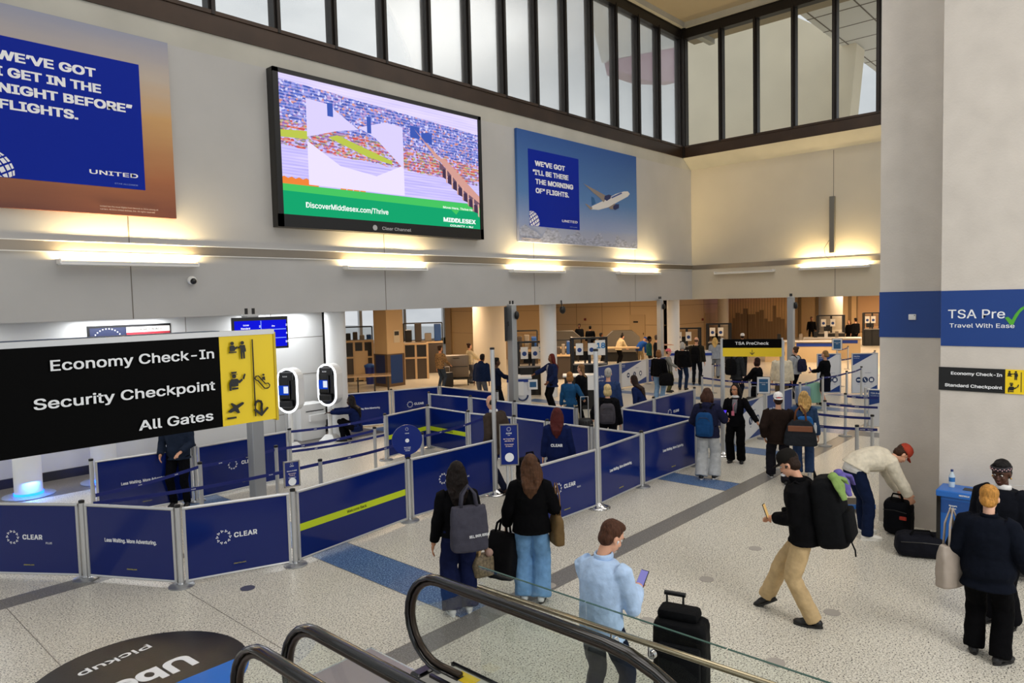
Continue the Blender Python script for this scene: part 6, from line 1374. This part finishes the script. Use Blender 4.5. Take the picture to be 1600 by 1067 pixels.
s20 = far(862, 551, 1.75, 112, 'agent with long red braids reaching to the white podium', sex='f', hair='long', hc='#5c1a12', hl=.62, top='#1a2547', tg=.04, hem=-.2, open_front='#82858f', pants='#0b0b0e', wide=.01, build=1.08, L=(-.2, .2, .9), R=(.2, .60, 1.06), skin_='brown', q=1)
s21 = far(890, 579, 1.63, -14, 'woman with brown bob and blue denim top', sex='f', hair='bob', hc='#9c6c3a', top='#1e4a72', hem=-.14, pants='#c6ba9f', wide=.03, R=(.3, .25, .98), q=1)
far(908, 567, 1.68, 62, 'woman with blonde ponytail in long black coat', sex='f', hair='ponytail', hc='#7c5a38', hl=.3, top='#0b0b0e', tg=.04, hem=-.32, pants='#0c0c10', q=1)
s23 = far(950, 573, 1.78, -8, 'grey haired man in navy jacket behind the tall slim post', hair='short', hc='#aaa69c', top='#28395f', tg=.045, pants='#1b2233', q=1)
s24 = far(949, 598, 1.64, -2, 'woman with blonde bob and grey backpack in the queue', sex='f', hair='bob', hc='#d2b880', top='#0d0d10', tg=.05, pants='#121318', L=(-.34, .18, .95), q=1)
backpack(s24, 'grey backpack on the woman with blonde bob', '#454247', .33, .44, .17, .19, off=.16)
s25 = far(1003, 582, 1.58, 62, 'woman with long dark hair in navy suit leaning forward by the white panel', sex='f', hair='long', hc='#23120d', hl=.5, lean=26, top='#16224a', hem=-.2, pants='#121a34', q=1)
far(905, 505, 1.82, 150, 'police officer in black uniform left of the pair by the tan wall', hair='short', hc='#0c0a0a', top='#0a0c12', tg=.05, pants='#0a0c12', skin_='dark'); far(922, 508, 1.76, -5, 'dark haired officer in black seen from behind by the tan wall', hair='short', hc='#0c0a0a', top='#0a0c12', tg=.04, pants='#0a0c12')
far(939, 519, 1.66, -65, 'person in dark clothes half hidden behind podium 18', hair='short', hc='#120d0b', top='#14120f', pants='#14120f', skin_='brown')
s29 = far(966, 520, 1.60, -58, 'person in cream hoodie with topknot bending over the table', sex='f', hair='topbun', hc='#120d0b', lean=28, top='#d2c09a', tg=.05, hood=True, pants='#0d0d10', L=(-.1, .5, .9), R=(.1, .5, .9))
b30 = feet_at(999, 574); person(b30, 1.7, look(b30, -35), 'person in blue shirt and tan trousers bent over beside the tan door', q=2, hair=None, cap='#22489a', lean=62, top='#1f4fa4', pants='#94805f', L=(-.1, .4, .7), R=(.1, .4, .7), face_on=False)
far(1014, 525, 1.62, -80, 'person in black cap and dark teal shirt by the grey camera column', hair='short', hc='#120d0b', cap='#0e0e10', top='#1f4a4c', pants='#1a1a1e', skin_='dark')
far(1026, 522, 1.80, -72, 'officer in dark uniform pointing with outstretched arm', hair='short', hc='#4a3c32', top='#10131c', sleeve=.8, pants='#10131c', R=(.1, .66, 1.30), L=(-.16, .5, 1.0))
s33 = far(1029, 545, 1.68, -22, 'woman with light brown bob, black top and pale blue jeans', sex='f', hair='bob', hc='#80552f', top='#0b0b0d', tg=.05, pants='#7fa0c2', wide=.02, q=1)
tote('shoulder_bag', 'big black shoulder bag of the woman in pale blue jeans', 'bag', W0(s33, (.30, -.1, .95)), s33.face-PI/2+.4, .46, .40, .22, '#0c0c0e', handle=.4, top_w=.7)
far(1044, 544, 1.55, -105, 'girl in pink cap and grey top', sex='f', hair='short', hc='#3a2218', cap='#dd7078', top='#7f7f7a', pants='#5c5b3c', R=(.15, .4, 1.0))
s35 = far(1066, 533, 1.75, -18, 'grey haired person in black jacket and dark jeans', hair='bob', hc='#b8b3aa', top='#0d0d10', tg=.05, pants='#1b2a45', q=1)
s36 = far(1088, 525, 1.84, -10, 'bald man with black backpack at the booth', hair='balding', hc='#6a5040', top='#2b2820', tg=.04, pants='#151821', q=1); backpack(s36, 'black backpack of the bald man at the booth', '#0b0b0d', .36, .56, .22, .18, off=.15, detail=False)
s37 = far(1117, 526, 1.68, -4, 'woman with long blonde hair in grey top and grey trousers', sex='f', hair='long', hc='#cdaa68', hl=.34, top='#959eab', tg=.035, pants='#838a94', wide=.03, q=1)
s38 = far(1150, 540, 1.78, -38, 'man in dark grey blazer with black backpack behind the PreCheck sign post', hair='short', hc='#5a3a28', top='#2c2e31', tg=.036, hem=-.2, pants='#151822', L=(-.2, .35, 1.0), q=1); backpack(s38, 'black backpack of the man in grey blazer', '#0c0c0f', .34, .5, .2, .2, off=.15, detail=False)
far(1183, 557, 1.62, 66, 'woman with dark bob in black jacket under the PreCheck sign', sex='f', hair='bob', hc='#2a120d', top='#0c0c10', tg=.045, hem=-.2, pants='#0e0e12', R=(.1, .4, 1.0), L=(-.1, .4, 1.0), q=1)
s40 = far(1222, 545, 1.76, 4, 'person in cream overshirt seen from behind below the sign', hair='short', hc='#5a3c26', lean=8, top='#d3c8b0', tg=.055, hem=-.16, pants='#635441', q=1)
s41 = far(1243, 540, 1.70, 52, 'person in light grey hoodie with headphones round the neck', sex='f', hair='bun', hc='#4c3626', top='#a3a6ab', tg=.045, hem=-.1, pants='#0f0f14', R=(.1, .34, .95), q=1); backpack(s41, 'dark violet backpack on the person in grey hoodie', '#24243c', .30, .42, .18, .2, off=.15, detail=False)
c, M = s41.spine(.50); MB().tube([c+Vector((.085*math.cos(2*PI*i/14), .085*math.sin(2*PI*i/14)+.03, .01)) for i in range(10)], .022, 8).ell(c+Vector((-.085, .05, 0)), .04).build('headphones', M_black, s41.root, smooth=True)
tote('plastic_bag', 'white plastic bag held by the person in grey hoodie', 'bag', W0(s41, (-.22, .30, .86)), s41.face, .34, .40, .2, mat('plastic_white', '#c9ccce', .35), top_w=.3, handle=.06)
s42 = far(1291, 546, 1.68, 62, 'woman in black jacket and short black skirt walking left with a phone', sex='f', hair='lowbun', hc='#8a6a42', top='#0c0d10', tg=.03, hem=-.14, skirt=.44, pants='#10131f', shoes='#101012', R=(.1, .42, 1.05), L=(-.1, .40, 1.05), skin_='light', q=1, feet=((-.08, -.06), (.08, .12)))
phone(W0(s42, (0, .52, 1.10)), s42.face-PI/2, 'phone in the hands of the woman in black skirt', '#2a2f6a', -30)
far(1268, 494, 1.78, 178, 'distant officer in black left of the far booth', hair='short', hc='#0c0a0a', top='#0c0c0f', pants='#0c0c0f', skin_='brown'); far(1337, 496, 1.80, 40, 'distant man in black right of the far booth', hair='short', hc='#120d0b', top='#0c0c0f', pants='#0c0c0f'); far(1327, 499, 1.66, 150, 'distant woman in black beside the man right of the far booth', sex='f', hair='long', hc='#6a4a2c', hl=.3, top='#0c0c0f', pants='#0c0c0f')
far(1160, 520, 1.75, 0, 'person in white cap just above the PreCheck sign', hair='short', hc='#2a1c14', cap='#e4e4e4', top='#1a1c22', pants='#1a1c22')
# luggage standing in the queue
def case_at(px, py, *a, **k): q = FL(px, py); return suitcase(q, look(q, k.pop('turn', 10))-PI/2, *a, **k)
case_at(1270, 632, 'mint green hard suitcase behind the belt post', '#8fc4ac', .42, .62, .26, handle=.0, turn=20); case_at(1254, 633, 'pale blue hard suitcase beside the mint suitcase', '#7f93b4', .42, .52, .26, handle=.0)
case_at(1117, 668, 'navy hard suitcase behind the woman in black suit', '#1c2350', .44, .66, .28, handle=.0); case_at(1178, 652, 'black suitcase below the woman with dark bob', '#101012', .4, .5, .25, handle=.3)
case_at(915, 690, 'black suitcase with raised handle beside the woman with denim top', '#121215', .36, .5, .22, handle=.5); case_at(1590, 905, 'black suitcase with raised handle behind the two women at the bin', '#17171a', .40, .58, .25, handle=.45)
case_at(700, 607, 'black suitcase held by the man in plaid shirt', '#17130f', .42, .58, .24, handle=.2)
t, s = spotted('luggage_cart', 712, 603, 'luggage cart with a big grey case beside the man in plaid shirt', 'cart'); MB().box((0, .3, .28), (1.3, .6, .06)).build('deck', M_dark, t); MB().tube([(-.6, .3, .3), (-.72, .3, 1.0), (-.72, .0, 1.0), (-.6, 0, .3)], .02, 8).build('push_bar', M_alu, t)
for sx in (-.5, .5):
    for sy in (.05, .55): MB().cyl((sx-.02, sy, .1), (sx+.02, sy, .1), .1).build('wheel', M_black, t)
t = thing('hard_case', 'big brushed grey hard case lying on the luggage cart', 'case', t.matrix_basis @ Vector((.05, .3, .32)), t.rotation_euler.z); MB().box((0, 0, .45), (1.0, .5, .9), bevel=.05).build('shell', mat('case_grey', '#6c6257', .4, .3), t, smooth='auto'); MB().box((0, -.26, .45), (.9, .02, .03)).build('seam', M_dark, t); MB().tube([(-.12, -.26, .8), (-.1, -.31, .8), (.1, -.31, .8), (.12, -.26, .8)], .015, 8).build('handle', M_black, t)
# ------------------------------------------------------------------ recycling bin, floor advert, escalators, glass guard
t = thing('recycling_bin', 'blue topped recycling bin in front of the concrete pillar', 'bin', (10.16, 1.66, 0))
MB().box((0, 0, .41), (.34, .62, .82)).build('body', mat('bin_clear_blue', '#1d5fae', .25), t)
b = MB()
for y in (-.30, .30): b.box((-.165, y, .41), (.04, .045, .82))
for y in (-.30, .30): b.box((.165, y, .41), (.04, .045, .82))
b.box((-.165, 0, .03), (.04, .62, .06)).box((0, .31, .41), (.34, .012, .82)); b.build('frame', M_blackgloss, t)
MB().box((0, 0, .86), (.40, .66, .08), bevel=.012).build('lid', mat('lid_blue', '#2267bb', .35), t); MB().box((0.02, -.1, .901), (.14, .34, .004)).build('slot', M_black, t)
MB().box((-.172, 0, .70), (.006, .54, .16)).build('front_label', mat('bin_label_blue', '#17488c', .4), t); F = frame_at((-.177, .13, .70), (0, -1, 0), (0, 0, 1))
text('RECYCLE', .035, M_ink, frame_at((-.203, .08, .865), (0, -1, 0), (0, 0, 1)), t, 'LEFT', .03); text('Newark\nAirport', .035, M_ink, F @ Matrix.Translation((-.06, .0, 0)), t, 'LEFT', .02)
F = frame_at((-.172, -.02, .42), (0, -1, 0), (0, 0, 1)); MB().tube([F @ Vector((.11*math.cos(2*PI*i/28), .11*math.sin(2*PI*i/28), 0)) for i in range(28)], .009, 6, closed=True).build('ring_mark', M_ink, t)
for i in range(3):
    a = 2*PI*i/3+.3; pts = [F @ Vector((.065*math.cos(a+d), .065*math.sin(a+d), 0)) for d in (0, .5, 1.0, 1.5)]; MB().tube(pts, [.012, .012, .012, .004], 6).build('arrow_mark', M_ink, t)
text('Recycling', .085, M_ink, F @ Matrix.Translation((-.02, -.19, .001)), t, 'CENTER', .03)
b = thing('water_bottle', 'clear plastic water bottle with blue label on the recycling bin', 'bottle', (10.20, 1.86, .902)); MB().lathe([(.032, 0), (.034, .02), (.034, .14), (.014, .185), (.014, .2)], n=20).build('body', mat('clear_plastic', '#c3d3dc', .1), b, smooth='auto'); MB().lathe([(.0352, .07), (.0352, .125)], n=20).build('label', mat('label_blue', '#2a6fb0', .4), b, smooth='auto'); MB().lathe([(.016, .197), (.016, .222)], n=16).build('cap', mat('cap_blue', '#16306e', .4), b)
# round floor advert
CX, CY, RA, RB, RT = FLOOR_AD = (2.305, 6.839, .945, .945, 0.0)
t = thing('floor_advert', 'round black and blue floor advert reading Uber Pickup upside down', 'floor sticker', (CX, CY, 0))
n = 64; P1, P2 = FL(388, 1021), FL(275, 1067); u = Vector((P2.x-P1.x, P2.y-P1.y)).normalized()
arc = [(RA*math.cos(2*PI*i/n), RB*math.sin(2*PI*i/n)) for i in range(n)]
MB().prism(arc, .0018, frame_at((0, 0, .0006), (1, 0, 0), (0, 1, 0))).build('black_disc', mat('advert_black', '#151517', .35, bump=.05, bscale=30), t)
nx, ny = -u.y, u.x; dd = lambda x, y: (x-(P1.x-CX))*nx+(y-(P1.y-CY))*ny; sgn = 1 if dd(CX*0+1.0, -1.0) > 0 else -1
poly = []
for i in range(n):
    a, c = arc[i], arc[(i+1) % n]; da, dc = dd(*a)*sgn, dd(*c)*sgn
    if da >= 0: poly.append(a)
    if da*dc < 0: f_ = da/(da-dc); poly.append((a[0]+(c[0]-a[0])*f_, a[1]+(c[1]-a[1])*f_))
MB().prism(poly, .0008, frame_at((0, 0, .0025), (1, 0, 0), (0, 1, 0))).build('blue_segment', mat('advert_blue', '#1f6fd0', .4), t)
for s_, pa, pb, hh in (('Pickup', (236, 1008), (126, 1055), .20), ('Uber', (303, 1028), (150, 1093), .50)):
    A, B = FL(*pa), FL(*pb); xd = (B-A).normalized(); yd = Vector((0, 0, 1)).cross(xd)
    o = text(s_, hh, M_ink, frame_at((A.x-CX, A.y-CY, .0045), xd, yd), t, 'LEFT', .012 if s_ == 'Pickup' else .03, width=(B-A).length)
# escalators going down towards the viewer
M_glass = glass('balustrade_glass', (.965, .988, .978), .008); M_plate = mat('landing_plate', '#b3a9ab', .35, .6, bump=.1, bscale=120, stretch=(1, 30, 1)); M_bronzer = mat('rail_bronze', '#4a4038', .3, .7)
def rail_path(x):
    yc, zc, r = 4.46, .65, .40; pts = []
    for i in range(13): a = -PI/2+PI*i/12; pts.append((x, yc+r*math.cos(a), zc+r*math.sin(a)))
    pts = [(x, yc-.25, zc-r)]+pts
    for y in (4.1, 3.6, 3.1, 2.75): pts.append((x, y, zc+r))
    for y, z in ((2.55, 1.03), (2.35, .97), (2.1, .85), (1.0, .22), (-2.5, -1.8)): pts.append((x, y, z))
    return [Vector(p) for p in pts]
def escalator(xl, xr, label):
    t = thing('escalator', label, 'escalator')
    for x in (xl, xr):
        P = rail_path(x); b = MB(); b.tube(P, .050, 16, flat=(1.0, .5)); b.build('handrail', M_rubber, t, smooth=True)
        b = MB(); C = [Vector((x, 4.46, .65))]
        inner = []
        for i, p in enumerate(P):
            if 1 <= i <= 13: dv = (Vector((x, 4.46, .65))-p).normalized()
            elif i == 0: dv = Vector((0, 0, 1))
            else: dv = Vector((0, 0, -1))
            inner.append(p+dv*.045)
        b.tube(inner, .03, 8, flat=(.9, .8)); b.build('rail_guide', M_bronzer, t, smooth=True)
        b = MB(); low = [Vector((x, max(-2.5, 4.0), .2))]
        poly = [(p.y, p.z) for p in inner if p.z > .23 or p.y < 2]; poly += [(-2.5, -2.6), (1.0, -.5), (2.2, .18), (4.3, .2)]
        b.prism(poly, .010, frame_at((x-.005, 0, 0), (0, 1, 0), (0, 0, 1))); b.build('glass_panel', M_glass, t)
        b = MB(); pr = [(4.75, 0.0), (4.62, .17), (4.4, .26), (2.3, .26), (1.0, -.42), (-2.5, -2.45), (-2.5, -2.9), (1.0, -.9), (2.2, -.2), (4.75, -.0)]
        b.prism(pr, .24, frame_at((x-.12, 0, 0), (0, 1, 0), (0, 0, 1))); b.build('skirt_housing', mat('housing_cream', '#c9c7bf', .35), t)
        b = MB(); b.box((x, 4.66, .1), (.27, .14, .2), bevel=.03); b.box((x-.125, 3.5, .262), (.03, 1.9, .025)); b.box((x+.125, 3.5, .262), (.03, 1.9, .025)); b.build('newel_trim', M_blackgloss, t)
        b = MB(); b.box((x+.03, 4.18, .263), (.12, .22, .004)); b.build('warning_label', mat('label_yellow', '#e6c414', .5), t)
        MB().box((x+.01, 3.75, .263), (.16, .34, .006)).build('deck_plate', M_alu, t)
    MB().box(((xl+xr)/2+.02, (5.65+2.6)/2, .004), (xr-xl+.26, 5.65-2.6, .006)).build('landing_plate', M_plate, t)
    b = MB(); x0, x1 = xl-.12, xr+.14
    for c, d in ((((x0+x1)/2, 5.65, .006), (x1-x0, .02, .006)), ((x1, 4.6, .006), (.02, 2.1, .006)), ((x0, 4.6, .006), (.02, 2.1, .006))): b.box(c, d)
    b.build('plate_edge', mat('plate_edge', '#dcdcda', .25, .8), t)
    for i in range(8): MB().box(((xl+xr)/2, 2.4-.38*i, -.05-.2*i-.1), (xr-xl-.26, .40, .2)).build('step', M_dark, t)
    return t
escalator(2.68, 3.88, 'escalator with glass sides and black handrails nearest the glass guard'); escalator(1.08, 2.28, 'escalator at the bottom picture edge beside the floor advert')
t = thing('glass_guard', 'frameless glass guard with steel handrail around the escalator opening', 'guard', (4.03, 0, 0))
ys = (4.12, 3.02, 1.93, .9, -.2, -1.3)
for a, c in zip(ys[:-1], ys[1:]):
    MB().box((0, (a+c)/2, .60), (.014, a-c-.012, 1.19)).build('glass_panel', M_glass, t)
    MB().box((0, (a+c)/2, 1.196), (.016, a-c-.012, .004)).build('glass_edge', mat('glass_edge_green', '#3f5f57', .2), t)
b = MB().tube([(-.07, 4.05, 1.06), (-.07, 2.0, 1.10), (-.07, -1.3, 1.16)], .021, 12); b.build('handrail', mat('rail_champagne', '#b3a88c', .22, .95), t, smooth=True)
for y in (3.85, 2.75, 2.45, 1.65, .6, -.5):
    MB().cyl((-.012, y, 1.0), (-.045, y, 1.0), .028).build('standoff', M_steel, t, smooth='auto'); MB().tube([(-.045, y, 1.0), (-.07, y, 1.01), (-.07, y, 1.07)], .008, 8).build('rail_bracket', M_steel, t)
MB().box((0, 1.4, .03), (.05, 5.4, .06)).build('shoe_channel', M_alu, t)
